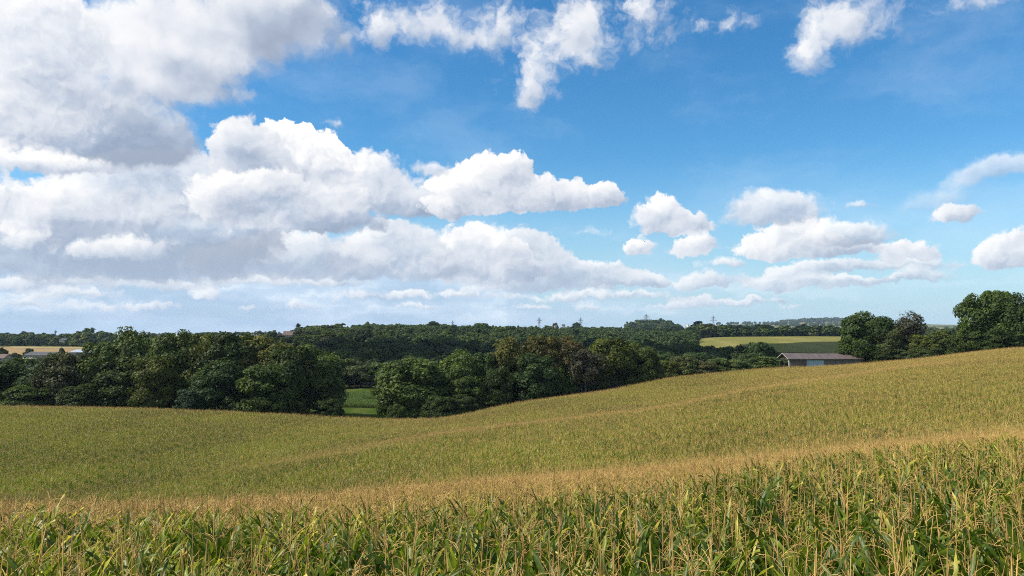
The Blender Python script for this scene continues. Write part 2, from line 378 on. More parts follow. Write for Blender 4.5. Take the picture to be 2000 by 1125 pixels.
# for bearings across the view (given as picture x): distance ahead, metres below the eye;
# first list: tops of the maize, second list: ground behind the field
LAND = {
 0:    ([(4,1.85),(6,2.02),(10,2.60),(13,3.12),(15,3.52),(18,4.15),(22,5.02),(28,6.55),(34,8.15),(45,11.5),(60,15.4),(80,18.6),(95,20.0),(120,19.6),(150,18.8),(180,18.25),(187,18.4)],
        [(200,23.5),(225,25),(300,26),(500,24.5),(950,23.5),(2000,25),(3000,35),(5000,60),(9000,115)]),
 300:  ([(4,1.85),(6,2.02),(10,2.58),(13,3.08),(15,3.48),(18,4.10),(22,4.98),(28,6.4),(34,7.95),(45,11),(60,15),(80,18.2),(95,19.4),(120,19.5),(150,19.0),(178,18.8),(187,19.2)],
        [(200,24),(225,25.5),(300,28),(500,26),(800,24),(1500,18.5),(2000,24),(3000,35),(5000,60),(9000,115)]),
 600:  ([(4,1.85),(6,2.00),(10,2.55),(13,3.05),(15,3.48),(20,4.40),(26,5.6),(32,7.1),(45,10.5),(60,13.5),(75,15.3),(85,15.8),(95,16.0),(105,17.6),(112,18.2),(130,18.9),(160,19.6),(180,19.9)],
        [(195,24),(230,25.5),(300,25.5),(330,26.5),(400,29),(550,21),(700,10.5),(1000,9),(2000,18),(3000,30),(5000,60),(9000,115)]),
 850:  ([(4,1.85),(6,2.00),(10,2.55),(14,3.20),(16,3.60),(22,4.55),(28,5.6),(36,7.4),(50,10.3),(65,12.2),(80,13.2),(95,14),(105,14.55),(113,15.65),(122,16.8),(135,17.8),(150,18.8),(170,20.1),(180,21.2)],
        [(195,25),(230,26.5),(300,26),(330,27),(400,31),(550,25),(700,18),(900,9.5),(1100,8),(2000,18),(3000,30),(5000,60),(9000,115)]),
 1000: ([(4,1.85),(6,2.00),(10,2.52),(15,3.32),(18,3.95),(24,4.82),(30,5.82),(38,7.4),(50,9.7),(60,10.95),(80,12.1),(95,13),(110,13.75),(120,15.0),(130,16.2),(150,17.0),(180,17.9),(188,18.1)],
        [(205,22),(240,27),(300,33),(400,33),(550,27),(700,20),(900,12),(1200,10),(2000,8),(3000,14),(5000,35),(9000,100)]),
 1300: ([(4,1.85),(6,1.98),(10,2.45),(15,3.15),(19,3.80),(22,4.40),(28,5.22),(34,6.1),(42,7.5),(50,8.85),(60,9.8),(70,10.2),(90,11),(105,11.7),(118,12.1),(130,13.25),(140,14.1),(150,14.4),(180,15.0),(210,14.8),(228,14.35)],
        [(245,18),(300,27),(400,32),(550,28),(700,24),(900,16),(1200,12),(2000,9),(3000,11),(5000,10),(9000,28)]),
 1400: ([(4,1.85),(6,1.97),(10,2.40),(15,3.05),(20,3.78),(24,4.50),(30,5.35),(37,6.35),(46,7.75),(55,8.85),(65,9.3),(80,9.7),(95,10.2),(112,10.5),(122,10.75),(134,11.8),(144,12.5),(160,12.9),(185,13.3),(220,13.1),(228,13.0)],
        [(245,16),(300,24),(400,30),(500,31),(600,27),(700,21),(860,11.5),(920,11),(1100,16),(1500,17),(2500,14),(4000,3),(5200,-22),(6500,-20),(9000,0)]),
 1500: ([(4,1.82),(6,1.95),(10,2.35),(15,2.92),(22,3.80),(26,4.50),(32,5.40),(40,6.55),(50,7.9),(60,8.7),(80,9.1),(100,9.2),(125,9.4),(135,10.1),(145,10.8),(160,11.1),(190,11.6),(228,11.75)],
        [(238,13.3),(252,13.6),(300,20),(400,27),(500,30),(600,26),(700,21),(850,12.5),(930,10.5),(1100,16),(1500,19),(2500,14),(4000,2),(5200,-24),(6500,-30),(9000,0)]),
 1620: ([(4,1.78),(6,1.92),(10,2.27),(15,2.80),(23,3.72),(27,4.42),(33,5.25),(41,6.4),(51,7.6),(61,8.3),(80,8.6),(100,8.7),(138,8.95),(150,9.75),(162,10.3),(195,10.6),(228,10.95)],
        [(238,13.1),(252,13.3),(300,17),(400,25),(500,30),(600,26),(700,21),(850,12.5),(930,10),(1100,16),(1500,19),(2500,14),(4000,2),(5200,-25),(6500,-66),(9000,0)]),
 1750: ([(4,1.75),(6,1.90),(10,2.20),(15,2.70),(24,3.68),(28,4.36),(34,5.1),(42,6.2),(52,7.3),(62,7.95),(80,8.2),(100,8.1),(130,7.8),(150,7.65),(162,8.35),(175,8.8),(200,9.1),(225,9.35)],
        [(240,11.5),(300,14),(450,24),(600,26),(700,21),(900,12),(1100,16),(1500,19),(2500,14),(4000,2),(5200,-22),(6500,-36),(9000,0)]),
 2000: ([(4,1.70),(6,1.85),(10,2.1),(15,2.6),(20,3.1),(25,3.55),(30,4.15),(36,4.95),(45,6.05),(55,7.1),(65,7.85),(80,8.0),(100,7.35),(150,5.9),(190,4.7),(198,4.75)],
        [(213,7.3),(240,9),(300,12),(450,20),(700,18),(900,13),(1500,17),(2500,14),(4000,5),(5200,-10),(6500,-20),(9000,0)]),
}
LY0, LY1, NL = math.log(2.2), math.log(10000.0), 440
LS0, LS1, NS = -1.2, 1.2, 241
def _land_grid():
    ly = np.linspace(LY0, LY1, NL); cols, ss = [], []
    for px in sorted(LAND):
        a, b = LAND[px]
        pts = [(2.2, 1.75 + 0.6)] + [(Y, d + CROP) for Y, d in a] + list(b)
        Y = np.log([p[0] for p in pts]); d = np.array([p[1] for p in pts])
        cols.append(np.interp(ly, Y, -d)); ss.append((px - CX) / F)
    cols = np.array(cols); ss = np.array(ss)
    # smooth (cubic) blend across the bearings
    s = np.linspace(LS0, LS1, NS)
    G = np.empty((NS, NL))
    dm = np.zeros_like(cols)
    for i in range(len(ss)):
        j0, j1 = max(i - 1, 0), min(i + 1, len(ss) - 1)
        dm[i] = (cols[j1] - cols[j0]) / (ss[j1] - ss[j0])
    dm[0] *= .3; dm[-1] *= .5
    for k, x in enumerate(s):
        if x <= ss[0]: G[k] = cols[0] + dm[0] * max(x - ss[0], -.25); continue
        if x >= ss[-1]: G[k] = cols[-1] + dm[-1] * min(x - ss[-1], .25); continue
        i = int(np.searchsorted(ss, x) - 1); h = ss[i + 1] - ss[i]; u = (x - ss[i]) / h
        h00 = 2*u**3 - 3*u**2 + 1; h10 = u**3 - 2*u**2 + u; h01 = -2*u**3 + 3*u**2; h11 = u**3 - u**2
        G[k] = h00*cols[i] + h10*h*dm[i] + h01*cols[i+1] + h11*h*dm[i+1]
    def gauss(A, sig, ax):
        r = int(3 * sig) + 1; w = np.exp(-.5 * (np.arange(-r, r + 1) / sig) ** 2); w /= w.sum()
        A = np.moveaxis(A, ax, 0); P_ = np.concatenate([np.repeat(A[:1], r, 0), A, np.repeat(A[-1:], r, 0)])
        return np.moveaxis(sum(w[k] * P_[k:k + len(A)] for k in range(2 * r + 1)), 0, ax)
    G = gauss(G, 2.4, 0)
    return gauss(G, 1.5, 1)
LG = _land_grid()
def height(x, y):
    """ground height at x, y (arrays)"""
    x = np.asarray(x, float); y = np.asarray(y, float)
    phi = np.arctan2(x, y); r = np.hypot(x, y)
    a = np.minimum(np.abs(phi), R(50))
    s = np.sign(phi) * np.tan(a)
    Y = np.maximum(r * np.cos(a), 2.2)
    back = np.clip((np.abs(phi) - R(90)) / R(90), 0, 1)
    fs = np.clip((s - LS0) / (LS1 - LS0) * (NS - 1), 0, NS - 1.001)
    fy = np.clip((np.log(Y) - LY0) / (LY1 - LY0) * (NL - 1), 0, NL - 1.001)
    i, j = fs.astype(int), fy.astype(int); u, v = fs - i, fy - j
    z = (1-u)*(1-v)*LG[i, j] + u*(1-v)*LG[i+1, j] + (1-u)*v*LG[i, j+1] + u*v*LG[i+1, j+1]
    z = z * (1 - back) + (-2.5) * back
    near = np.clip((4.6 - np.hypot(x, np.maximum(y, 0))) / 2.2, 0, 1)          # the bank one stands on
    near = near * near * (3 - 2 * near)
    return EYE + z * (1 - near) + (-1.72) * near
def gz(x, y): return float(height(np.array([x]), np.array([y]))[0])
# far edge of the maize for a bearing
EDGE_S = [(px - CX) / F for px in (-900, 0, 300, 600, 850, 1000, 1300, 1500, 1750, 2000, 2900)]
EDGE_Y = [187, 187, 187, 180, 178, 188, 228, 228, 225, 198, 190]
def field_edge(s): return np.interp(s, EDGE_S, EDGE_Y)

def ground():
    az = np.concatenate([np.arange(-180, -48, 6.0), np.arange(-48, 48, .32), np.arange(48, 180, 6.0)])
    az = np.radians(az); na = len(az)
    r = np.exp(np.linspace(math.log(1.0), math.log(11500.0), 430)); nr = len(r)
    A, Q = np.meshgrid(az, r, indexing='ij')
    X, Y = Q * np.sin(A), Q * np.cos(A)
    V = np.stack([X, Y, height(X, Y)], -1).reshape(-1, 3)
    V = np.vstack([V, [[0, 0, gz(0, 0.01)]]])
    idx = np.arange(na * nr).reshape(na, nr); nx = np.roll(idx, -1, 0)
    q = np.stack([idx[:, :-1], idx[:, 1:], nx[:, 1:], nx[:, :-1]], -1).reshape(-1, 4)
    c = np.full(na, len(V) - 1)
    tri = np.stack([c, idx[:, 0], nx[:, 0]], -1)
    m, t, out = material('soil_and_grass')
    b = t.new('ShaderNodeBsdfPrincipled'); b.inputs['Roughness'].default_value = .95; b.inputs['Specular IOR Level'].default_value = 0
    P = t.new('ShaderNodeTexCoord').outputs['Object']
    fine = t.noise(P, 1.7, 6.0, .6); mid = t.noise(P, .06, 4.0, .55); patch = t.noise(P, .004, 4.0, .5)
    grass = t.mix(t.rng(fine, .3, .7), (.022, .036, .008), (.060, .082, .018))
    grass = t.mix(t.rng(mid, .35, .7), grass, (.070, .080, .024))
    soil = t.mix(t.rng(fine, .3, .7), (.035, .026, .016), (.075, .055, .034))
    sp = t.new('ShaderNodeSeparateXYZ'); t.l.new(P, sp.inputs[0])
    dist = t.v('LENGTH', t.v('MULTIPLY', P, (1, 1, 0)))
    far = t.ramp(t.rng(patch, .25, .75, smooth=False), [(0, (.035, .06, .02)), (.3, (.05, .085, .025)), (.42, (.22, .17, .07)), (.55, (.075, .11, .035)), (.7, (.25, .20, .09)), (.85, (.06, .09, .03))], 'CONSTANT')
    c1 = t.mix(t.rng(dist, 188, 194), soil, grass)
    c1 = t.mix(t.rng(dist, 2.4, 4.2), grass, c1)
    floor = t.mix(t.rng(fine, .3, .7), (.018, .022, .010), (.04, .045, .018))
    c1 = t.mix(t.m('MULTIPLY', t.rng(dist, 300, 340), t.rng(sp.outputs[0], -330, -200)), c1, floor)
    c1 = t.mix(t.rng(dist, 1700, 2100), c1, far)
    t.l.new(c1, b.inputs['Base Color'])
    bp = t.new('ShaderNodeBump'); bp.inputs['Strength'].default_value = .6; bp.inputs['Distance'].default_value = .1
    t.l.new(fine, bp.inputs['Height']); t.l.new(bp.outputs[0], b.inputs['Normal'])
    t.l.new(b.outputs[0], out.inputs[0])
    tag(link('ground', mesh_np('ground', V, [q, tri], [m], smooth=True)), kind='structure')
ground()

def sheet(name, poly, mat, lift=.05, step=None, n=(40, 16)):
    """a surface that follows the land, lifted a little: poly = four (picture x, distance) corners, near left, near right, far right, far left"""
    (a, b, c, d) = poly
    U, W = np.meshgrid(np.linspace(0, 1, n[0]), np.linspace(0, 1, n[1]), indexing='ij')
    S = lambda p: (p[0] - CX) / F
    s = (1-U)*(1-W)*S(a) + U*(1-W)*S(b) + U*W*S(c) + (1-U)*W*S(d)
    Y = np.exp((1-U)*(1-W)*math.log(a[1]) + U*(1-W)*math.log(b[1]) + U*W*math.log(c[1]) + (1-U)*W*math.log(d[1]))
    X = s * Y
    V = np.stack([X, Y, height(X, Y) + lift], -1).reshape(-1, 3)
    idx = np.arange(n[0] * n[1]).reshape(n)
    q = np.stack([idx[:-1, :-1], idx[1:, :-1], idx[1:, 1:], idx[:-1, 1:]], -1).reshape(-1, 4)
    return tag(link(name, mesh_np(name, V, q, [mat], smooth=True)), kind='structure')
# ------------------------------------------------------------------ maize
def plant_random(t):
    """a random number per plant: stored on clumps, taken from the object for single plants (stored as -1)"""
    oi = t.new('ShaderNodeObjectInfo').outputs['Random']
    a = t.new('ShaderNodeAttribute', attribute_name='plant').outputs['Fac']
    return t.mix(t.m('LESS_THAN', a, -.5), a, oi, 'FLOAT')
def leaf_material(name, dark, light, dry, dryness, trans=.40, gloss=.30):
    m, t, out = material(name)
    oi = plant_random(t)
    P = t.new('ShaderNodeTexCoord').outputs['Object']
    wide = t.noise(t.new('ShaderNodeNewGeometry').outputs['Position'], .045, 3.0, .5)       # slow changes of ripeness over the field
    n = t.m('MULTIPLY_ADD', t.m('SUBTRACT', wide, .5), 1.0, t.noise(P, 3.0, 3.0, .55))
    at_ = t.new('ShaderNodeAttribute', attribute_name='age').outputs['Fac']     # 0 young .. 1 drying leaf or tip
    c = t.mix(t.rng(t.m('ADD', t.m('MULTIPLY', n, .7), t.m('MULTIPLY', oi, .35)), .3, .75), dark, light)
    pz = t.new('ShaderNodeSeparateXYZ'); t.l.new(t.new('ShaderNodeNewGeometry').outputs['Position'], pz.inputs[0])
    slope_light = t.m('MULTIPLY', t.m('SUBTRACT', t.rng(pz.outputs[2], 19.5, 33.0), .62), .36)       # greener low, yellower high: dim hollow and bright slope put into leaf colour
    at_ = t.m('ADD', at_, slope_light)
    c = t.mix(t.rng(t.m('ADD', at_, t.m('MULTIPLY', t.m('SUBTRACT', oi, .5), .35)), 1 - dryness, 1.25 - dryness * .6), c, dry)
    b = t.new('ShaderNodeBsdfPrincipled')
    t.l.new(c, b.inputs['Base Color']); b.inputs['Roughness'].default_value = .42
    b.inputs['Specular IOR Level'].default_value = gloss
    tr = t.new('ShaderNodeBsdfTranslucent')
    t.l.new(t.v('MULTIPLY', c, (1.25, 1.3, .7)), tr.inputs[0])
    mx = t.new('ShaderNodeMixShader'); mx.inputs[0].default_value = trans
    t.l.new(b.outputs[0], mx.inputs[1]); t.l.new(tr.outputs[0], mx.inputs[2])
    t.l.new(mx.outputs[0], out.inputs[0])
    return m
M_LEAF = leaf_material('maize_leaf', (.048, .090, .006), (.250, .300, .024), (.62, .50, .080), .33)
def straw(name, a, b):
    m, t, out = material(name)
    oi = plant_random(t)
    n = t.noise(t.new('ShaderNodeTexCoord').outputs['Object'], 7.0, 3.0)
    c = t.mix(t.rng(t.m('ADD', t.m('MULTIPLY', n, .5), t.m('MULTIPLY', oi, .6)), .25, .85), a, b)
    d = t.new('ShaderNodeBsdfPrincipled'); t.l.new(c, d.inputs['Base Color']); d.inputs['Roughness'].default_value = .75
    tr = t.new('ShaderNodeBsdfTranslucent'); t.l.new(c, tr.inputs[0])
    mx = t.new('ShaderNodeMixShader'); mx.inputs[0].default_value = .2
    t.l.new(d.outputs[0], mx.inputs[1]); t.l.new(tr.outputs[0], mx.inputs[2])
    t.l.new(mx.outputs[0], out.inputs[0])
    return m
M_TASSEL = straw('maize_tassel', (.41, .25, .070), (.68, .45, .145))
M_STALK = straw('maize_stalk', (.10, .115, .030), (.26, .235, .075))

class Soup:
    """collects verts, quads, tris and a per-vertex age"""
    def __init__(self): self.V, self.Q, self.A, self.n = [], [], [], 0
    def grid(self, pts, age):
        """pts (a,b,3) surface grid"""
        a, b = pts.shape[:2]
        idx = np.arange(a * b).reshape(a, b) + self.n
        self.Q.append(np.stack([idx[:-1, :-1], idx[1:, :-1], idx[1:, 1:], idx[:-1, 1:]], -1).reshape(-1, 4))
        self.V.append(pts.reshape(-1, 3)); self.A.append(np.broadcast_to(age, (a, b)).ravel()); self.n += a * b
    def tube(self, path, rad, k=4, age=0.0):
        path = np.asarray(path, float); rad = np.broadcast_to(rad, len(path))
        tg = np.gradient(path, axis=0); tg /= np.linalg.norm(tg, axis=1, keepdims=True) + 1e-9
        ref = np.where(np.abs(tg[:, 2:3]) > .9, [[1., 0, 0]], [[0, 0, 1.]])
        u = np.cross(tg, ref); u /= np.linalg.norm(u, axis=1, keepdims=True) + 1e-9
        w = np.cross(tg, u)
        th = np.linspace(0, 2 * math.pi, k + 1)
        pts = path[:, None] + rad[:, None, None] * (np.cos(th)[None, :, None] * u[:, None] + np.sin(th)[None, :, None] * w[:, None])
        self.grid(pts, age)
    def mesh(self, name, mats, smooth=True, mi=None):
        me = mesh_np(name, np.vstack(self.V), np.vstack(self.Q), mats, mi, smooth)
        at_ = me.attributes.new('age', 'FLOAT', 'POINT'); at_.data.foreach_set('value', np.concatenate(self.A).astype(np.float32))
        me.attributes.new('plant', 'FLOAT', 'POINT').data.foreach_set('value', np.full(self.n, -1, np.float32))
        return me

def maize_parts(seed, seg=8, wide=True, nleaf=14, tb=9, spik=True, leafy=0.0):
    """leaves, stalk, tassel of one plant, as three soups; base at origin"""
    g = np.random.default_rng(seed)
    H = g.uniform(1.90, 2.08)          # foot of the tassel
    lean = g.normal(0, .03, 2)
    def stem(z): return np.array([lean[0] * z + .015 * math.sin(z * 5 + seed), lean[1] * z, z])
    lv, st, ta = Soup(), Soup(), Soup()
    st.tube([stem(z) for z in np.linspace(0, H, 7)], np.linspace(.016, .007, 7), 6 if wide else 3)
    plane = g.uniform(0, math.pi)
    for i in range(nleaf):
        f = (i + 1) / nleaf
        z0 = .30 + (H - .62 + .15 * leafy) * f ** .85 + g.normal(0, .02)
        az = plane + (i % 2) * math.pi + g.normal(0, .38)
        top = f > .62
        L = g.uniform(.70, 1.0) * (1 - (.45 - .08 * leafy) * max(0, f - .6) / .4)
        W = g.uniform(.058, .086) * (1 - .30 * max(0, f - .7) / .3)
        a0 = R(g.uniform(58, 84) if top else g.uniform(48, 70))         # start angle above level
        bend = R(g.uniform(6, 68) if top else g.uniform(80, 150))
        if g.random() < .30: bend *= .35                                   # stiff, straight blade
        t_ = np.linspace(0, 1, seg + 1)
        ang = a0 - bend * t_ ** 1.5
        dl = L / seg
        rr = np.concatenate([[0], np.cumsum(np.cos((ang[1:] + ang[:-1]) / 2) * dl)])
        zz = np.concatenate([[0], np.cumsum(np.sin((ang[1:] + ang[:-1]) / 2) * dl)])
        sway = g.normal(0, .10) * t_ ** 2
        d = np.array([math.cos(az), math.sin(az)]); e = np.array([-d[1], d[0]])
        mid = np.stack([rr * d[0] + sway * e[0], rr * d[1] + sway * e[1], zz], -1) + stem(min(z0, H))
        w = W * np.clip(np.minimum(.55 + 3.0 * t_, 1) * (1 - t_ ** 2.2) ** .8, .02, 1) * .5
        tw = g.normal(0, .5) * t_
        up = np.stack([-np.sin(ang) * d[0], -np.sin(ang) * d[1], np.cos(ang)], -1)
        side = np.cos(tw)[:, None] * np.array([e[0], e[1], 0])[None] + np.sin(tw)[:, None] * up
        nrm = -np.sin(tw)[:, None] * np.array([e[0], e[1], 0])[None] + np.cos(tw)[:, None] * up
        wav = .012 * np.sin(t_ * g.uniform(12, 20) + g.uniform(0, 6))
        fold = .35
        if wide:
            pts = np.stack([mid + side * w[:, None] + nrm * (w * fold + wav)[:, None], mid,
                            mid - side * w[:, None] + nrm * (w * fold - wav)[:, None]], 1)
        else:
            pts = np.stack([mid + side * w[:, None] * 1.1, mid - side * w[:, None] * 1.1], 1)
        old = (.62 if f < .3 else .16 if f > .75 else 0.0) + g.uniform(0, .45) - .17 * max(leafy, 0)
        age = np.clip(old + .42 * t_ ** 3, 0, 1)[:, None]
        lv.grid(pts, age)
    # tassel
    top = stem(H)
    def branch(z0, az, L, a0, bend, r):
        n = 6 if wide else 3
        t_ = np.linspace(0, 1, n)
        ang = a0 - bend * t_
        dl = L / (n - 1)
        rr = np.concatenate([[0], np.cumsum(np.cos(ang[1:]) * dl)]); zz = np.concatenate([[0], np.cumsum(np.sin(ang[1:]) * dl)])
        p = np.stack([rr * math.cos(az), rr * math.sin(az), zz], -1) + top + [0, 0, z0]
        rad = np.full(n, r); rad[0] *= .5; rad[-1] *= .5
        if spik: rad = rad * g.uniform(.75, 1.3, n)
        ta.tube(p, rad, 4 if wide else 3)
    Lc = g.uniform(.36, .54)
    branch(-.02, 0, Lc, R(88) + g.normal(0, .08), g.normal(0, .25), .0046 - .0009 * leafy if wide else .0056)
    for k in range(max(2, int(tb * g.uniform(.5, 1.1)))):
        branch(g.uniform(-.02, .13), g.uniform(0, 2 * math.pi), g.uniform(.17, .29), R(g.uniform(52, 84)), R(g.uniform(10, 110)), .0028 - .0006 * leafy if wide else .0043)
    return lv, st, ta

def merged(name, soups, mats):
    V, Q, A, MI, n = [], [], [], [], 0
    for k, s in enumerate(soups):
        v = np.vstack(s.V); q = np.vstack(s.Q)
        V.append(v); Q.append(q + n); A.append(np.concatenate(s.A)); MI.append(np.full(len(q), k)); n += len(v)
    me = mesh_np(name, np.vstack(V), np.vstack(Q), mats, np.concatenate(MI), True)
    at_ = me.attributes.new('age', 'FLOAT', 'POINT'); at_.data.foreach_set('value', np.concatenate(A).astype(np.float32))
    me.attributes.new('plant', 'FLOAT', 'POINT').data.foreach_set('value', np.full(n, -1, np.float32))
    return me

NV = 9
PLANTS = [maize_parts(100 + i, tb=8, leafy=.9) for i in range(NV)]
PARTS = [(lv.mesh('maize_leaves', [M_LEAF]), st.mesh('maize_stalk', [M_STALK]), ta.mesh('maize_tassel', [M_TASSEL])) for lv, st, ta in PLANTS]
WHOLE = [merged('maize_whole', p, [M_LEAF, M_STALK, M_TASSEL]) for p in PLANTS]
NB = 7          # plants past the brow: more tassel, shorter flag leaves
WHOLE += [merged('maize_whole', maize_parts(200 + i, tb=11, leafy=-.5), [M_LEAF, M_STALK, M_TASSEL]) for i in range(NB)]

# --- where plants stand near the viewer: a jittered drilled pattern
def near_positions(y0, y1, ds, smax):
    out = []
    gx = np.arange(-smax * y1 - 3, smax * y1 + 3, ds)
    gy = np.arange(y0, y1, ds)
    X, Y = np.meshgrid(gx, gy)
    X = X + rng.uniform(-.42, .42, X.shape) * ds; Y = Y + rng.uniform(-.42, .42, Y.shape) * ds
    X, Y = X.ravel(), Y.ravel()
    k = (np.abs(X) < smax * Y + 1.6) & (Y > y0) & (Y < y1)
    return X[k], Y[k]
NEAR0, NEAR1 = 4.7, 42.0
NX, NY = near_positions(NEAR0, NEAR1, .305, .80)
NZ = height(NX, NY)
# the ones that show largest: inside the frame and nearest
u = NX / (NY * cp + (NZ + 1.9 - EYE) * sp) * F + CX
vv = CY - F * (-NY * sp + (NZ + 1.9 - EYE) * cp) / (NY * cp + (NZ + 1.9 - EYE) * sp)
inside = (u > -20) & (u < 2020) & (vv < 1150)
order = np.where(inside)[0]; order = order[np.argsort(NY[order])]
single = order[:300]
rest = np.setdiff1d(np.arange(len(NX)), single)
first = {}
for i in single:
    k = int(rng.integers(NV)); sc = float(rng.uniform(.90, 1.07))
    e = empty('maize_plant', (NX[i], NY[i], NZ[i] - .02), rng.uniform(0, 2 * math.pi))
    lean = .03 if rng.random() < .85 else .13
    e.rotation_euler = (rng.normal(0, lean), rng.normal(0, lean), e.rotation_euler[2])
    e.scale = (sc, sc, sc * float(rng.uniform(.97, 1.03)))
    tag(e, 'green maize plant with straw coloured tassel in the nearest rows along the bottom edge', 'maize plant', 'maize plants in the nearest rows')
    if k not in first:
        first[k] = [bpy.data.objects.new(n, me) for n, me in zip(('leaves', 'stalk', 'tassel'), PARTS[k])]
        parts = first[k]
    else:
        parts = [o.copy() for o in first[k]]
    for o in parts:
        COL.objects.link(o); o.parent = e

# --- the rest of the crop: one object that scatters plants (near) and knee-wide clumps of plants (far)
def clump(seed, size, n, **kw):
    """a square of standing plants, n of them, lower detail"""
    g = np.random.default_rng(seed)
    V, Q, A, MI, RN, nv = [], [], [], [], [], 0
    base = [maize_parts(seed * 50 + k, **kw) for k in range(5)]
    base = [[(np.vstack(s.V), np.vstack(s.Q), np.concatenate(s.A)) for s in b] for b in base]
    side = int(math.ceil(math.sqrt(n)))
    for i in range(n):
        x = ((i % side) + .5 + g.uniform(-.45, .45)) / side * size - size / 2
        y = ((i // side) + .5 + g.uniform(-.45, .45)) / side * size - size / 2
        a = g.uniform(0, 2 * math.pi); ca, sa = math.cos(a), math.sin(a); hs = g.uniform(.9, 1.08); rn = g.random()
        for k, (v, q, ag) in enumerate(base[int(g.integers(5))]):
            w = np.stack([v[:, 0] * ca - v[:, 1] * sa + x, v[:, 0] * sa + v[:, 1] * ca + y, v[:, 2] * hs], -1)
            V.append(w); Q.append(q + nv); A.append(ag); MI.append(np.full(len(q), k)); RN.append(np.full(len(w), rn)); nv += len(w)
    me = mesh_np('maize_clump', np.vstack(V), np.vstack(Q), [M_LEAF, M_STALK, M_TASSEL], np.concatenate(MI), True)
    at_ = me.attributes.new('age', 'FLOAT', 'POINT'); at_.data.foreach_set('value', np.concatenate(A).astype(np.float32))
    me.attributes.new('plant', 'FLOAT', 'POINT').data.foreach_set('value', np.concatenate(RN).astype(np.float32))
    return me
CL = 3.0
CLUMPS = [clump(31 + i, CL, 81, seg=3, wide=False, nleaf=9, tb=4, spik=False) for i in range(6)]

def scatter(name, pts, rot, scl, idx, meshes):
    """one object whose geometry nodes place copies of meshes at points"""
    me = bpy.data.meshes.new(name)
    me.vertices.add(len(pts)); me.vertices.foreach_set('co', np.asarray(pts, np.float32).ravel())
    for nm, ty, arr in (('rot', 'FLOAT_VECTOR', rot), ('scl', 'FLOAT_VECTOR', scl), ('idx', 'INT', idx)):
        at_ = me.attributes.new(nm, ty, 'POINT')
        at_.data.foreach_set('vector' if ty == 'FLOAT_VECTOR' else 'value', np.asarray(arr, np.int32 if ty == 'INT' else np.float32).ravel())
    ob = link(name, me)
    ng = bpy.data.node_groups.new(name, 'GeometryNodeTree')
    ng.interface.new_socket('Geometry', in_out='INPUT', socket_type='NodeSocketGeometry')
    ng.interface.new_socket('Geometry', in_out='OUTPUT', socket_type='NodeSocketGeometry')
    t = NT(ng)
    gi, go = t.new('NodeGroupInput'), t.new('NodeGroupOutput')
    iop = t.new('GeometryNodeInstanceOnPoints')
    j = t.new('GeometryNodeGeometryToInstance')
    for src in reversed(meshes):
        o = bpy.data.objects.new('source', src)
        inf = t.new('GeometryNodeObjectInfo'); inf.inputs['Object'].default_value = o
        t.l.new(inf.outputs['Geometry'], j.inputs[0])
    def attr(nm, ty):
        a = t.new('GeometryNodeInputNamedAttribute', data_type=ty); a.inputs['Name'].default_value = nm
        return a.outputs[0]
    t.l.new(gi.outputs[0], iop.inputs['Points']); t.l.new(j.outputs[0], iop.inputs['Instance'])
    iop.inputs['Pick Instance'].default_value = True
    t.l.new(attr('idx', 'INT'), iop.inputs['Instance Index'])
    e2r = t.new('FunctionNodeEulerToRotation'); t.l.new(attr('rot', 'FLOAT_VECTOR'), e2r.inputs[0])
    t.l.new(e2r.outputs[0], iop.inputs['Rotation'])
    t.l.new(attr('scl', 'FLOAT_VECTOR'), iop.inputs['Scale'])
    t.l.new(iop.outputs[0], go.inputs[0])
    md = ob.modifiers.new('scatter', 'NODES'); md.node_group = ng
    return ob

def crop():
    n = len(rest)
    pts = [np.stack([NX[rest], NY[rest], NZ[rest] - .02], -1)]
    tilt = np.where(rng.random(n) < .88, .03, .12)
    rot = [np.stack([rng.normal(0, 1, n) * tilt, rng.normal(0, 1, n) * tilt, rng.uniform(0, 6.28, n)], -1)]
    s = rng.uniform(.90, 1.07, n) + np.where(rng.random(n) < .03, .08, 0); scl = [np.stack([s, s, s * rng.uniform(.96, 1.04, n)], -1)]
    brow = np.interp(NX[rest] / NY[rest] * F + CX, [0, 600, 1000, 1300, 1500, 1750, 2000], [13.5, 14.5, 17, 20, 23, 25, 27])
    past = rng.random(n) < np.clip((NY[rest] - brow + 3) / 5, 0, 1)
    idx = [np.where(past, rng.integers(NV, NV + NB, n), rng.integers(0, NV, n))]
    gx = np.arange(-190, 190, CL * .985); gy = np.arange(NEAR1 - .9 + CL / 2, 235, CL * .985)
    X, Y = [a.ravel() for a in np.meshgrid(gx, gy)]
    X = X + rng.uniform(-.06, .06, len(X)); Y = Y + rng.uniform(-.06, .06, len(Y))
    k = (np.abs(X) < .80 * Y + 4) & (Y < field_edge(X / Y) - CL / 2)
    X, Y = X[k], Y[k]; n = len(X)
    Z = height(X, Y)
    dx = (height(X + 1.5, Y) - height(X - 1.5, Y)) / 3; dy = (height(X, Y + 1.5) - height(X, Y - 1.5)) / 3
    th = rng.integers(0, 4, n) * math.pi / 2 + rng.normal(0, .02, n)
    # lie on the slope: rotate about z first, then tilt (euler XYZ of the combined matrix)
    R_ = np.empty((n, 3))
    for i in range(n):
        nz = Vector((-dx[i], -dy[i], 1)).normalized()
        R_[i] = (nz.to_track_quat('Z', 'Y').to_matrix() @ Matrix.Rotation(th[i], 3, 'Z')).to_euler()
    pts.append(np.stack([X, Y, Z - .03], -1)); rot.append(R_)
    scl.append(np.stack([np.ones(n), np.ones(n), rng.uniform(.98, 1.02, n)], -1)); idx.append(rng.integers(NV + NB, NV + NB + len(CLUMPS), n))
    ob = scatter('maize_crop', np.vstack(pts), np.vstack(rot), np.vstack(scl), np.concatenate(idx), WHOLE + CLUMPS)
    tag(ob, 'standing maize crop with green leaves and straw coloured tassels covering the rolling field', 'maize crop', kind='stuff')
crop()
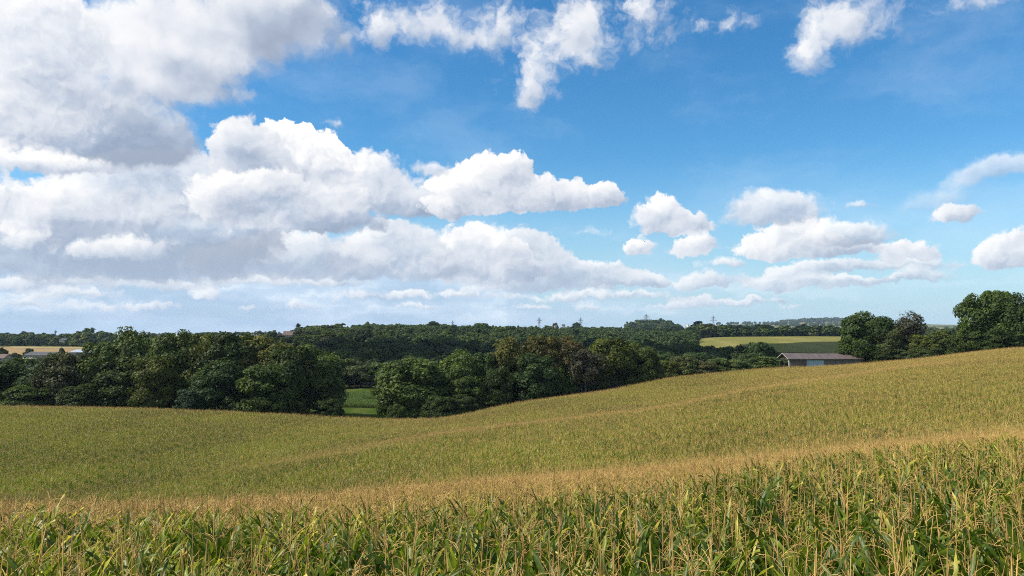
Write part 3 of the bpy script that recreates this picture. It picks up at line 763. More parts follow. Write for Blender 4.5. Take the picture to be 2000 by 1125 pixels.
# ------------------------------------------------------------------ trees
def foliage_material(name, per_instance=False):
    """leaf colour comes from the tree itself (object colour), varied leaf by leaf and clump by clump"""
    m, t, out = material(name)
    info = t.new('ShaderNodeObjectInfo')
    P = t.new('ShaderNodeTexCoord').outputs['Object']
    if per_instance:
        base = t.ramp(info.outputs['Random'], [(0, (.034, .060, .018)), (.3, (.050, .084, .022)), (.55, (.080, .112, .028)), (.75, (.044, .074, .026)), (.9, (.088, .108, .028)), (1, (.065, .082, .028))])
    else:
        base = info.outputs['Color']
    cl = t.new('ShaderNodeAttribute', attribute_name='tone').outputs['Fac']
    n = t.noise(P, .9, 3.0, .6)
    k = t.m('ADD', t.m('MULTIPLY', cl, 1.2), t.m('MULTIPLY_ADD', n, .6, .25))
    c = t.v('SCALE', base, scale=k)
    yel = t.mix(t.rng(cl, .62, 1.0), (1, 1, 1), (1.35, 1.15, .75))
    c = t.v('MULTIPLY', c, yel)
    d = t.new('ShaderNodeBsdfPrincipled'); t.l.new(c, d.inputs['Base Color']); d.inputs['Roughness'].default_value = .55
    d.inputs['Specular IOR Level'].default_value = .16
    tr = t.new('ShaderNodeBsdfTranslucent'); t.l.new(t.v('MULTIPLY', c, (1.2, 1.3, .6)), tr.inputs[0])
    mx = t.new('ShaderNodeMixShader'); mx.inputs[0].default_value = .30
    t.l.new(d.outputs[0], mx.inputs[1]); t.l.new(tr.outputs[0], mx.inputs[2])
    t.l.new(mx.outputs[0], out.inputs[0])
    return m
M_FOL = foliage_material('foliage')
M_FARFOL = foliage_material('far_foliage', True)
M_BARK = plain('bark', (.085, .065, .048), .9, .4, 2.5, bump=.5)
M_DEADWOOD = plain('bare_twigs', (.17, .13, .11), .9, .3, 2.0)

def crown_mesh(seed, Rx=5.0, H=10.0, nclump=46, per=120, leaf=.42, shape='round', mats=None, gap=0.0, base_z=0.0):
    """leaf faces spread over clumps that fill a crown; crown spans z base_z .. base_z+H, half width Rx"""
    g = np.random.default_rng(seed)
    V, tone = [], []
    lobes = g.normal(0, 1, (7, 3)); lobes /= np.linalg.norm(lobes, axis=1, keepdims=True)
    amp = g.uniform(-.22, .16, 7)
    def rad(d):
        r = 1 + sum(a * np.clip(d @ l, 0, 1) ** 3 for a, l in zip(amp, lobes))
        return r
    for i in range(nclump):
        d = g.normal(0, 1, 3); d /= np.linalg.norm(d)
        if d[2] < -.55: d[2] *= -.6
        d /= np.linalg.norm(d)
        f = g.uniform(.62, 1.0) if i < nclump * .82 else g.uniform(.1, .6)
        r = f * rad(d)
        zc = {'round': .50, 'tall': .5, 'dome': .36, 'oval': .55}[shape]
        c = np.array([d[0] * r * Rx * .82, d[1] * r * Rx * .82, base_z + H * (zc + d[2] * r * (.42 if d[2] > 0 else zc - .08) * (1.0 if shape != 'dome' or d[2] < 0 else 1.32))])
        if shape == 'dome' and d[2] < 0: c[2] = base_z + H * max(.03, zc * (1 + d[2]))
        cr = g.uniform(.17, .33) * Rx * (1.0 if shape != 'tall' else .8)
        m = int(per * g.uniform(.7, 1.3))
        q = g.normal(0, 1, (m, 3)); q /= np.linalg.norm(q, axis=1, keepdims=True)
        q = np.where((q @ d)[:, None] < -.35, q * -1, q)
        rr = cr * g.uniform(.35, 1.22, (m, 1)) ** .7
        p = c + q * rr * [1, 1, .8]
        if gap: 
            keep = g.random(m) > gap; p, q = p[keep], q[keep]; m = len(p)
        nrm = q * .75 + d * .35 + g.normal(0, .55, (m, 3)) + [0, 0, .25]
        nrm /= np.linalg.norm(nrm, axis=1, keepdims=True)
        a = np.cross(nrm, g.normal(0, 1, (m, 3))); a /= np.linalg.norm(a, axis=1, keepdims=True) + 1e-9
        b = np.cross(nrm, a)
        s = leaf * g.uniform(.55, 1.25, (m, 1))
        quad = np.stack([p + a * s, p + b * s * .62 + nrm * s * .12, p - a * s, p - b * s * .62 + nrm * s * .12], 1)
        V.append(quad.reshape(-1, 3))
        tone.append(np.repeat(np.clip(g.uniform(.25, .75) + g.normal(0, .14, m), 0, 1), 4))
    V = np.vstack(V); tone = np.concatenate(tone).astype(np.float32)
    V[:, 2] = np.maximum(V[:, 2], base_z * .5)
    # bring the crown to its nominal size, so that outlines come out where they are asked for
    V[:, :2] *= Rx / np.percentile(np.abs(V[:, :2]), 98.5)
    zt = np.percentile(V[:, 2], 99.6); V[:, 2] = base_z + (V[:, 2] - base_z) * H / (zt - base_z)
    q = np.arange(len(V)).reshape(-1, 4)
    me = mesh_np('crown', V, q, mats or [M_FOL])
    me.attributes.new('tone', 'FLOAT', 'POINT').data.foreach_set('value', tone)
    return me

def trunk_mesh(seed, H=11.0, r=.32, limbs=7, reach=3.2, bare=False):
    g = np.random.default_rng(seed + 900)
    s = Soup()
    n = 7; z = np.linspace(-.6, H * .8, n)
    path = np.stack([g.normal(0, .12, n) * z / 4, g.normal(0, .12, n) * z / 4, z], -1)
    s.tube(path, np.linspace(r * 1.25, r * .25, n), 7)
    for i in range(limbs):
        f = g.uniform(.28, .92); z0 = f * H * .8; az = g.uniform(0, 6.28)
        L = reach * (1.15 - .55 * f) * g.uniform(.7, 1.2); up = g.uniform(.3, 1.0)
        t_ = np.linspace(0, 1, 5)
        c0 = np.array([np.interp(z0, z, path[:, 0]), np.interp(z0, z, path[:, 1]), z0])
        p = c0 + np.stack([np.cos(az) * L * t_, np.sin(az) * L * t_, up * L * t_ ** 1.3], -1) + g.normal(0, .05 * L, (5, 3)) * t_[:, None]
        s.tube(p, np.linspace(r * .42 * (1.1 - f), r * .06, 5) + .015, 5)
        for k in range(7 if bare else 2):
            j = g.uniform(.35, 1); q0 = np.array([np.interp(j, t_, p[:, a]) for a in range(3)])
            d = g.normal(0, 1, 3); d[2] = abs(d[2]) * .8; d /= np.linalg.norm(d)
            l2 = L * g.uniform(.25, .5)
            pp = q0 + d * l2 * np.linspace(0, 1, 4)[:, None] + g.normal(0, .05, (4, 3))
            s.tube(pp, np.linspace(.05, .018, 4), 3)
            if bare:
                for _ in range(4):
                    d2 = d + g.normal(0, .6, 3); d2 /= np.linalg.norm(d2)
                    q1 = pp[int(g.integers(1, 4))]
                    s.tube(np.stack([q1, q1 + d2 * l2 * .5]), np.array([.022, .012]), 3)
    return s.mesh('trunk', [M_DEADWOOD if bare else M_BARK])

# reference sizes: crown half width 5, crown from 1.2 to 12 m, whole tree 12 m
NC = 7
CROWNS = [crown_mesh(10 + i, 5, 11.5, 92, 260, .25, ['dome', 'round', 'dome'][i % 3], base_z=.5) for i in range(NC)]
FULLCROWNS = [crown_mesh(40 + i, 5, 12.0, 96, 260, .25, 'dome', base_z=0.0) for i in range(4)]          # foliage down to the ground
SPARSE = [crown_mesh(60 + i, 5, 10.5, 55, 110, .26, 'round', gap=.35, base_z=1.5) for i in range(2)]
MIDCROWNS = [crown_mesh(80 + i, 5, 11.4, 56, 90, .46, ['round', 'dome', 'oval'][i % 3], base_z=.6) for i in range(5)]
TRUNKS = [trunk_mesh(i) for i in range(4)]
BARE = trunk_mesh(77, 13.0, .30, 22, 4.2, True)

def tree(kind, meshes, px, top, width, Y, col, label, cat='tree', group=None, base_dz=0.0, trunk=True, rz=None, bare=False, pick=None):
    """a tree seen at picture x px, its top at picture y top, crown width in picture pixels, distance Y"""
    x, y, zt = at(px, top, Y)
    z0 = gz(x, Y) + base_dz
    h = max(zt - z0, 1.0)
    w = width / F * Y
    e = empty(kind, (x, Y, z0), random.uniform(0, 6.28) if rz is None else rz)
    tag(e, label, cat, group)
    me = meshes[random.randrange(len(meshes)) if pick is None else pick % len(meshes)]
    sx, sz = w / 10.0, h / 12.0
    c = bpy.data.objects.new('crown', me); COL.objects.link(c); c.parent = e
    c.scale = (sx, sx, sz); c.color = (*col, 1)
    if trunk:
        tr = bpy.data.objects.new('trunk', BARE if bare else TRUNKS[random.randrange(4)]); COL.objects.link(tr); tr.parent = e
        tr.scale = ((sx + sz) / 2 * .9, (sx + sz) / 2 * .9, sz * (.97 if bare else .93))
    return e

DK, MD, OL, YG, BG = (.031, .047, .009), (.044, .066, .011), (.064, .078, .013), (.095, .125, .020), (.031, .054, .014)
BRN, RED, GRYP = (.066, .062, .015), (.060, .052, .017), (.054, .053, .032)
G1 = 'trees of the dark belt at the left'
tree('broadleaf_tree', CROWNS, 25, 703, 130, 214, DK, 'dark green tree at the left edge of the photo, below the farm roofs', group=G1, pick=1)
tree('broadleaf_tree', CROWNS, 88, 700, 105, 212, BG, 'low dark tree second from the left in the belt, under the dark barn roof', group=G1, pick=4)
tree('broadleaf_tree', CROWNS, 145, 690, 120, 210, (.048, .055, .020), 'brownish tree standing under the pale long roof in the left belt', group=G1, pick=2)
tree('broadleaf_tree', CROWNS, 205, 672, 95, 212, MD, 'tree stepping up to the tallest crown of the left belt on its left side', group=G1, pick=0)
tree('broadleaf_tree', CROWNS, 262, 648, 100, 215, (.050, .072, .018), 'tallest crown of the left belt, lighter green with a rounded head', group=G1, pick=3)
tree('broadleaf_tree', CROWNS, 250, 700, 120, 207, DK, 'dark lower tree with a pale trunk under the tallest crown of the left belt', group=G1, pick=6)
tree('broadleaf_tree', CROWNS, 335, 653, 105, 212, MD, 'broad dark green tree right of the tallest crown and its gap', group=G1, pick=5)
tree('broadleaf_tree', CROWNS, 395, 655, 100, 214, OL, 'olive green flat topped tree in the middle of the left belt', group=G1, pick=0)
tree('broadleaf_tree', CROWNS, 455, 653, 110, 213, DK, 'very dark tree in the middle of the left belt beside the olive one', group=G1, pick=4)
tree('broadleaf_tree', CROWNS, 520, 662, 110, 216, (.080, .085, .018), 'yellowish olive crown behind the left belt, below the house on the hill', group=G1, pick=1)
tree('broadleaf_tree', CROWNS, 565, 680, 110, 209, DK, 'dark tree between the yellowish crown and the sunlit end tree', group=G1, pick=2)
tree('broadleaf_tree', FULLCROWNS, 604, 678, 122, 217, (.062, .085, .018), 'round tree at the right end of the left belt with a sunlit yellow green head', group=G1, pick=0)
tree('broadleaf_tree', FULLCROWNS, 648, 738, 40, 216, DK, 'narrow dark side crown leaning out of the right end of the left belt', group=G1, pick=2)
tree('broadleaf_tree', CROWNS, 300, 700, 90, 204, OL, 'lower olive tree in front of the gap in the left belt', group=G1, pick=5)
tree('broadleaf_tree', CROWNS, 430, 705, 110, 204, BG, 'lower dark tree in front of the very dark crowns', group=G1, pick=3)
tree('broadleaf_tree', CROWNS, 525, 715, 110, 198, MD, 'lower green tree in front of the yellowish crown of the left belt', group=G1, pick=6)
G1b = 'bushes at the foot of the left belt'
for px, top, w, col, lab in ((378, 757, 56, (.028, .052, .022), 'bluish green bush at the foot of the left belt, right of the small clearing'),
                             (160, 752, 70, DK, 'dark bush at the foot of the left belt under the brownish tree'),
                             (60, 755, 80, MD, 'dark bush at the foot of the left belt near the left edge'),
                             (470, 768, 60, DK, 'dark bush at the foot of the left belt beneath the very dark tree'),
                             (565, 775, 60, OL, 'olive bush at the foot of the left belt near the sunlit end tree'),
                             (642, 782, 52, DK, 'dark bush under the right end of the left belt, beside the grassy gap'),
                             (288, 766, 46, (.085, .11, .022), 'light green bush in the small clearing at the foot of the left belt')):
    tree('bush', FULLCROWNS, px, top, w * 1.1, 200.5, col, lab, 'bush', G1b, trunk=False)
G2 = 'trees of the middle group beyond the field'
tree('broadleaf_tree', FULLCROWNS, 812, 703, 142, 208, (.058, .084, .018), 'large round bright green tree right of the grassy gap', group=G2, pick=1)
tree('broadleaf_tree', FULLCROWNS, 768, 742, 60, 206, MD, 'smaller tree at the left foot of the large round tree, by the grassy gap', group=G2, pick=3)
tree('broadleaf_tree', CROWNS, 893, 690, 90, 212, (.062, .092, .020), 'bright green crown right behind the large round tree', group=G2, pick=3)
tree('broadleaf_tree', CROWNS, 942, 692, 80, 216, BG, 'blue green flat headed tree left of the golden green one', group=G2, pick=0)
tree('broadleaf_tree', FULLCROWNS, 915, 730, 80, 207, MD, 'lower green tree in front of the blue green flat headed one', group=G2, pick=0)
tree('broadleaf_tree', CROWNS, 1000, 664, 98, 218, (.080, .082, .018), 'golden green tall tree in the middle group', group=G2, pick=5)
tree('broadleaf_tree', CROWNS, 1062, 658, 98, 222, BRN, 'brown tinged tree at the highest point of the middle group', group=G2, pick=2)
tree('broadleaf_tree', CROWNS, 1105, 662, 84, 224, RED, 'reddish brown tree right of the highest point of the middle group', group=G2, pick=1)
tree('broadleaf_tree', FULLCROWNS, 1040, 694, 95, 212, BG, 'blue green tree standing in front of the brown tinged one', group=G2, pick=2)
tree('half_bare_tree', SPARSE, 1143, 682, 76, 220, GRYP, 'half bare grey purple tree with pale branches in the middle group', group=G2, bare=True, pick=0)
tree('broadleaf_tree', CROWNS, 1190, 663, 92, 226, OL, 'olive green tree right of the half bare one', group=G2, pick=4)
tree('broadleaf_tree', FULLCROWNS, 1245, 674, 76, 231, (.068, .090, .020), 'light green tree at the right end of the middle group', group=G2, pick=1)
tree('broadleaf_tree', FULLCROWNS, 975, 720, 60, 208, DK, 'dark green tree at the foot of the golden green one', group=G2, pick=3)
G2b = 'bushes at the foot of the middle group'
for px, top, w, Y, col, lab in ((775, 790, 36, 188, MD, 'small bush at the foot of the large round tree'), (858, 774, 66, 191, DK, 'dark bush at the right foot of the large round tree'), (905, 772, 60, 194, (.033, .050, .010), 'dark green bush under the bright green crown behind the large round tree'),
                                (955, 770, 50, 205, DK, 'dark bush at the foot of the middle group under the golden green tree'),
                                (1090, 718, 60, 216, MD, 'bush at the foot of the middle group under the reddish brown tree'), (1165, 712, 50, 222, DK, 'bush at the foot of the half bare tree'),
                                (1275, 698, 44, 233, OL, 'olive bush at the right end of the middle group')):
    tree('bush', FULLCROWNS, px, top, w, Y, col, lab, 'bush', G2b, trunk=False)
G3 = 'bushes of the hedge left of the barn'
for px, top, w, Y, col, lab in ((1303, 705, 46, 243, OL, 'olive bush at the left end of the hedge, beside the middle tree group'), (1338, 694, 56, 245, (.075, .092, .030), 'tallest light bush in the left part of the hedge'),
                                (1375, 706, 46, 243, (.085, .085, .035), 'greyish low bush right of the tallest bush of the hedge'), (1405, 700, 50, 247, (.070, .100, .030), 'green bush in the middle of the hedge'),
                                (1440, 703, 50, 246, (.080, .105, .028), 'yellow green bush right of the middle of the hedge'), (1465, 691, 48, 252, (.050, .080, .024), 'taller green bush in the right half of the hedge'),
                                (1490, 697, 56, 250, (.075, .105, .028), 'yellow green broad bush near the barn'), (1518, 698, 46, 258, (.065, .095, .026), 'green bush touching the left end of the barn')):
    tree('hedge_bush', FULLCROWNS, px, top, w, Y, col, lab, 'bush', G3, trunk=False)
G4 = 'trees on the right hand ridge'
tree('broadleaf_tree', CROWNS, 1692, 613, 92, 244, (.040, .066, .017), 'dark green round tree at the right end of the barn roof', group=G4, pick=1)
tree('broadleaf_tree', FULLCROWNS, 1680, 655, 74, 243, MD, 'lower foliage tree at the foot of the dark round tree by the barn', group=G4, pick=1)
tree('half_bare_tree', SPARSE, 1776, 610, 66, 240, (.056, .060, .034), 'thin grey brown tree with visible branches right of the barn tree', group=G4, bare=True, pick=1)
tree('broadleaf_tree', CROWNS, 1738, 640, 56, 238, (.058, .072, .022), 'small olive tree left of the thin grey brown one', group=G4, pick=0)
tree('broadleaf_tree', FULLCROWNS, 1800, 655, 60, 235, OL, 'olive bushy tree right below the thin grey brown one', group=G4, pick=3)
tree('broadleaf_tree', FULLCROWNS, 1838, 646, 62, 233, (.068, .088, .022), 'yellow green bushy tree in the saddle of the right ridge', group=G4, pick=0)
tree('broadleaf_tree', CROWNS, 1935, 571, 104, 222, (.056, .088, .018), 'tallest tree on the right ridge with a bright green rounded head', group=G4, pick=2)
tree('broadleaf_tree', CROWNS, 1990, 578, 90, 218, (.040, .066, .016), 'dark tall tree cut by the right edge of the photo', group=G4, pick=5)
tree('broadleaf_tree', FULLCROWNS, 1893, 630, 66, 224, MD, 'lower tree at the left side of the tallest right tree', group=G4, pick=2)
tree('broadleaf_tree', FULLCROWNS, 1950, 640, 80, 219, DK, 'dark lower tree under the two tall right trees', group=G4, pick=1)
tree('broadleaf_tree', CROWNS, 2050, 590, 100, 216, MD, 'green tree just beyond the right edge beside the dark tall tree', group=G4, pick=3)
G4b = 'bushes along the foot of the right ridge trees'
for px, top, w, Y, col, lab in ((1725, 676, 60, 238, DK, 'dark bush right of the barn tree on the field edge'), (1765, 674, 56, 236, (.055, .075, .022), 'green bush below the thin grey brown tree'),
                                (1812, 672, 60, 233, (.050, .070, .020), 'green bush below the olive bushy tree on the right ridge'), (1868, 668, 50, 229, (.060, .080, .022), 'light bush in the saddle below the yellow green tree'),
                                (1905, 664, 46, 224, DK, 'dark bush at the foot of the tallest right tree')):
    tree('bush', FULLCROWNS, px, top, w, Y, col, lab, 'bush', G4b, trunk=False)

# --- the wood that fills the valley: separate trees as far as crowns can be told apart
def wood(n, p0, p1, Y0, Y1, hgt, cols, label, group, seed, ok=lambda px, Y: True, wide=(8, 13), meshes=None):
    g = random.Random(seed); k = 0; tries = 0; got = []
    while k < n and tries < n * 60:
        tries += 1
        px = g.uniform(p0, p1); Y = math.exp(g.uniform(math.log(Y0), math.log(Y1)))
        if not ok(px, Y): continue
        x = (px - CX) / F * Y
        if any((x - a) ** 2 + (Y - b) ** 2 < 5.2 ** 2 for a, b in got): continue
        got.append((x, Y)); k += 1
        z = gz(x, Y); h = g.uniform(*hgt); w = g.uniform(*wide)
        e = empty('woodland_tree', (x, Y, z - .3), g.uniform(0, 6.28)); tag(e, label, 'tree', group)
        c = bpy.data.objects.new('crown', (meshes or MIDCROWNS)[g.randrange(len(meshes or MIDCROWNS))]); COL.objects.link(c); c.parent = e
        c.scale = (w / 10, w / 10, h / 12)
        b = g.choice(cols); v = g.uniform(.8, 1.2); c.color = (b[0] * v, b[1] * v, b[2] * v, 1)
        if Y < 420:
            tr = bpy.data.objects.new('trunk', TRUNKS[g.randrange(4)]); COL.objects.link(tr); tr.parent = e; tr.scale = (h / 12, h / 12, h / 13)
wood(14, 640, 770, 325, 372, (9, 13), [OL, MD, (.058, .074, .024)], 'sunlit green tree behind the grassy gap, at the foot of the shaded wood', 'trees behind the grassy gap', 3, wide=(9, 13))
wood(175, 540, 1330, 372, 640, (11, 17), [DK, BG, (.036, .050, .018), MD], 'dark tree of the shaded wood filling the valley behind the middle group', 'trees of the shaded valley wood', 4,
     ok=lambda px, Y: not (px < 640 and Y < 440), wide=(10, 16))
wood(70, 1290, 1500, 330, 560, (13, 19), [DK, BG], 'dark tree of the shaded slope behind the hedge, left of the golden field', 'trees of the shaded slope behind the hedge', 5,
     ok=lambda px, Y: Y < 560 - (px - 1290) * .55, wide=(10, 15))
wood(22, 1500, 1720, 330, 430, (8, 11), [DK, BG], 'dark tree in the hollow behind the barn roof', 'trees in the hollow behind the barn', 6, wide=(9, 13))
wood(20, 592, 740, 560, 720, (10, 14), [MD, OL, (.060, .070, .026)], 'green tree of the hill top wood right of the house', 'trees of the hill top wood beside the house', 7, wide=(10, 15))
for px, top, w, Y, col, lab in ((531, 648, 22, 680, BG, 'lone round dark tree left of the house on the hill'), (845, 628, 26, 930, BG, 'tall round tree standing above the skyline wood'),
                                (548, 654, 18, 680, DK, 'dark tree in front of the small white gabled house on the hill'), (561, 658, 26, 670, MD, 'green tree hiding the foot of the steep roofed house on the hill'), (582, 650, 24, 690, OL, 'olive tree at the right side of the steep roofed house on the hill'),
                                (28, 690, 26, 470, DK, 'dark tree between the brown roofed house and the dark shed at the left'), (100, 690, 20, 480, MD, 'green tree at the right end of the dark shed roof'),
                                (735, 636, 26, 900, BG, 'dark tree at the left end of the skyline wood'), (1085, 631, 13, 1500, BG, 'small dark tree by the village on the skyline'),
                                (1126, 630, 16, 1500, BG, 'dark tree under the second pylon on the skyline'), (121, 680, 13, 560, DK, 'round dark tree between the two farm roofs'),
                                (57, 681, 20, 590, DK, 'dark tree behind the dark barn roof at the left'), (5, 680, 20, 430, DK, 'dark tree at the left edge beside the brown roof')):
    tree('lone_tree', FULLCROWNS, px, top, w, Y, col, lab, trunk=False)

# --- far woods, which read as one mass
def far_wood(name, label, rows, seed, size=(1, 1)):
    """rows: picture x range, distance range, number"""
    g = np.random.default_rng(seed); P_, S_ = [], []
    for p0, p1, Y0, Y1, n, h0, h1 in rows:
        px = g.uniform(p0, p1, n); Y = np.exp(g.uniform(math.log(Y0), math.log(Y1), n)); x = (px - CX) / F * Y
        h = g.uniform(h0, h1, n) * np.where(g.random(n) < .08, g.uniform(1.1, 1.25, n), 1); w = h * g.uniform(.72, 1.1, n)
        P_.append(np.stack([x, Y, height(x, Y) - .5], -1)); S_.append(np.stack([w / 10, w / 10, h / 12], -1))
    P_ = np.vstack(P_); S_ = np.vstack(S_); n = len(P_)
    rot = np.stack([np.zeros(n), np.zeros(n), g.uniform(0, 6.28, n)], -1)
    tag(scatter(name, P_, rot, S_, g.integers(0, len(FARCROWNS), n), FARCROWNS), label, 'wood', kind='stuff')
FARCROWNS = [crown_mesh(120 + i, 5, 12, 28, 46, .80, 'dome', mats=[M_FARFOL]) for i in range(4)]
far_wood('skyline_wood', 'green wood along the skyline above the shaded valley', [(712, 1000, 800, 960, 330, 9, 14), (830, 1360, 660, 1150, 1200, 8, 12), (1000, 1360, 1150, 1500, 320, 8, 12), (586, 850, 640, 900, 160, 9, 13),
          (584, 720, 720, 900, 60, 9, 13)], 21)
far_wood('dark_wood_belt', 'dark wood belt beyond the far golden field', [(1365, 1660, 1000, 1180, 230, 12, 17), (1360, 1440, 1000, 1100, 40, 15, 20), (1660, 2050, 900, 1200, 150, 10, 14)], 22)
far_wood('plain_wood', 'hazy line of trees behind the bare field at the left', [(-60, 215, 955, 1150, 230, 10, 16), (150, 215, 940, 1000, 30, 15, 20), (215, 560, 1500, 1900, 150, 6, 10)], 23)
far_wood('round_hill_wood', 'dark rounded wood below the third pylon on the skyline', [(1222, 1330, 1900, 2050, 170, 16, 20), (1245, 1310, 1980, 2060, 60, 24, 30)], 24)
far_wood('distant_woods', 'thin hazy lines of trees in the far distance at the right', [(1340, 1660, 2400, 2600, 60, 9, 13), (1340, 1500, 3600, 4000, 60, 12, 20), (1500, 1660, 4300, 4600, 60, 14, 20), (1380, 1660, 5000, 5300, 90, 14, 22), (1700, 2050, 2400, 3000, 80, 10, 16), (1525, 1665, 5900, 6700, 420, 18, 30)], 25)
# ------------------------------------------------------------------ fields and buildings
def crop_sheet_material(name, a, b, c, s1=.9, s2=.03, stripes=0.0):
    m, t, out = material(name)
    P = t.new('ShaderNodeTexCoord').outputs['Object']
    n1 = t.noise(P, s1, 5.0, .65); n2 = t.noise(t.v('MULTIPLY', P, (1, .35, 1)), s2, 4.0, .55)
    col = t.mix(t.rng(n1, .35, .65), a, b)
    col = t.mix(t.rng(n2, .42, .70), col, c)
    d = t.new('ShaderNodeBsdfPrincipled'); d.inputs['Roughness'].default_value = .95; d.inputs['Specular IOR Level'].default_value = 0; t.l.new(col, d.inputs['Base Color'])
    bp = t.new('ShaderNodeBump'); bp.inputs['Strength'].default_value = .8; bp.inputs['Distance'].default_value = .5
    t.l.new(n1, bp.inputs['Height']); t.l.new(bp.outputs[0], d.inputs['Normal'])
    t.l.new(d.outputs[0], out.inputs[0])
    return m
M_GOLD = crop_sheet_material('far_ripe_crop', (.120, .122, .034), (.185, .178, .055), (.215, .190, .070))
M_STUB = crop_sheet_material('stubble', (.21, .145, .075), (.32, .235, .12), (.17, .11, .065), .4, .012)
M_STUB2 = crop_sheet_material('pale_stubble', (.26, .215, .10), (.36, .30, .15), (.22, .17, .085), .4, .012)
M_MEADOW = crop_sheet_material('meadow', (.030, .056, .008), (.058, .088, .014), (.080, .10, .024), 1.6, .12)
sheet('far_golden_field', ((1325, 690), (1740, 660), (1740, 945), (1330, 925)), M_GOLD, .25, n=(70, 40))
sheet('bare_field', ((-120, 640), (300, 640), (300, 940), (-120, 940)), M_STUB, .2, n=(50, 24))
sheet('stubble_field', ((30, 880), (300, 880), (300, 945), (20, 945)), M_STUB2, .35, n=(30, 16))
sheet('skyline_field', ((300, 1250), (500, 1250), (500, 1420), (300, 1420)), M_STUB2, .3, n=(30, 16))
sheet('meadow', ((600, 202), (790, 202), (800, 330), (600, 330)), M_MEADOW, .06, n=(30, 24))
for k, (a, b, Y0, Y1, mt) in enumerate(((1372, 1440, 2650, 3300, M_STUB2), (1455, 1530, 3000, 3550, M_GOLD), (1400, 1500, 4200, 4700, M_MEADOW), (1540, 1660, 3000, 3900, M_MEADOW), (1520, 1590, 4000, 4250, M_STUB2), (1340, 1420, 4300, 4800, M_GOLD))):
    sheet('distant_field', ((a, Y0), (b, Y0), (b + 6, Y1), (a + 8, Y1)), mt, 1.0 + .3 * k, n=(20, 12))

class MB:
    """boxes, prisms and bars collected into one mesh"""
    def __init__(self): self.bm = bmesh.new()
    def quad(self, pts): self.bm.faces.new([self.bm.verts.new(p) for p in pts])
    def box(self, x0, x1, y0, y1, z0, z1):
        v = [self.bm.verts.new((x, y, z)) for z in (z0, z1) for y in (y0, y1) for x in (x0, x1)]
        for f in ((0, 2, 3, 1), (4, 5, 7, 6), (0, 1, 5, 4), (1, 3, 7, 5), (3, 2, 6, 7), (2, 0, 4, 6)):
            self.bm.faces.new([v[i] for i in f])
        return self
    def prism(self, prof, x0, x1, axis='x'):
        """profile of (y,z) points pulled along x"""
        a = [self.bm.verts.new((x0, p[0], p[1]) if axis == 'x' else (p[0], x0, p[1])) for p in prof]
        b = [self.bm.verts.new((x1, p[0], p[1]) if axis == 'x' else (p[0], x1, p[1])) for p in prof]
        n = len(prof)
        self.bm.faces.new(a); self.bm.faces.new(b[::-1])
        for i in range(n): self.bm.faces.new((a[i], a[(i + 1) % n], b[(i + 1) % n], b[i]))
        return self
    def bar(self, p, q, r):
        p, q = Vector(p), Vector(q); d = (q - p).normalized()
        u = d.orthogonal().normalized(); w = d.cross(u)
        A = [[self.bm.verts.new(c + (u * i + w * j) * r) for i, j in ((1, 1), (-1, 1), (-1, -1), (1, -1))] for c in (p, q)]
        for i in range(4): self.bm.faces.new((A[0][i], A[0][(i + 1) % 4], A[1][(i + 1) % 4], A[1][i]))
        self.bm.faces.new(A[0][::-1]); self.bm.faces.new(A[1])
        return self
    def done(self, name, mat, parent=None, bevel=0.0):
        bmesh.ops.recalc_face_normals(self.bm, faces=self.bm.faces[:])
        me = bpy.data.meshes.new(name); self.bm.to_mesh(me); self.bm.free(); me.materials.append(mat)
        o = link(name, me, parent)
        if bevel:
            md = o.modifiers.new('bevel', 'BEVEL'); md.width = bevel; md.segments = 1
        return o

def sheet_metal(name, a, b, rib=.18, axis=0):
    """ribbed sheet with streaky weathering"""
    m, t, out = material(name)
    P = t.new('ShaderNodeTexCoord').outputs['Object']
    n = t.noise(t.v('MULTIPLY', P, (1.2, .3, .3)), 1.0, 5.0, .6); n2 = t.noise(P, 6.0, 4.0)
    c = t.mix(t.rng(t.m('ADD', t.m('MULTIPLY', n, .75), t.m('MULTIPLY', n2, .25)), .35, .68), a, b)
    d = t.new('ShaderNodeBsdfPrincipled'); d.inputs['Roughness'].default_value = .6; t.l.new(c, d.inputs['Base Color'])
    wv = t.new('ShaderNodeTexWave', wave_type='BANDS', bands_direction='X'); wv.inputs['Scale'].default_value = .314 / rib
    t.l.new(P, wv.inputs['Vector'])
    bp = t.new('ShaderNodeBump'); bp.inputs['Strength'].default_value = .7; bp.inputs['Distance'].default_value = .03
    t.l.new(wv.outputs[1], bp.inputs['Height']); t.l.new(bp.outputs[0], d.inputs['Normal'])
    t.l.new(d.outputs[0], out.inputs[0])
    return m
M_ROOF = sheet_metal('fibre_cement_roof', (.082, .060, .055), (.125, .097, .091), .18)
M_BOARD = sheet_metal('brown_boards', (.090, .064, .050), (.145, .110, .086), .15)
M_GREYB = sheet_metal('grey_brown_boards', (.115, .095, .078), (.165, .140, .118), .15)
M_BLUED = sheet_metal('pale_blue_metal', (.27, .36, .41), (.35, .44, .49), .25)
M_WHITE = plain('white_paint', (.72, .70, .66), .7, .12)
M_CONC = plain('pale_concrete', (.30, .275, .235), .9, .2, 1.5)
M_DARKW = plain('dark_timber', (.07, .055, .045), .85, .3, 1.0)
M_SLATE = plain('dark_roof', (.060, .058, .062), .75, .25, .5)
M_REDTILE = plain('reddish_dark_roof', (.11, .070, .058), .8, .25, .6)
M_GLASSR = plain('pale_sheet_roof', (.33, .37, .42), .35, .12, .3)
M_STEEL = plain('grey_steel', (.20, .22, .24), .55, .15, .5, metallic=.4)
M_WIN = plain('window_pane', (.035, .045, .055), .15, .2, .5)

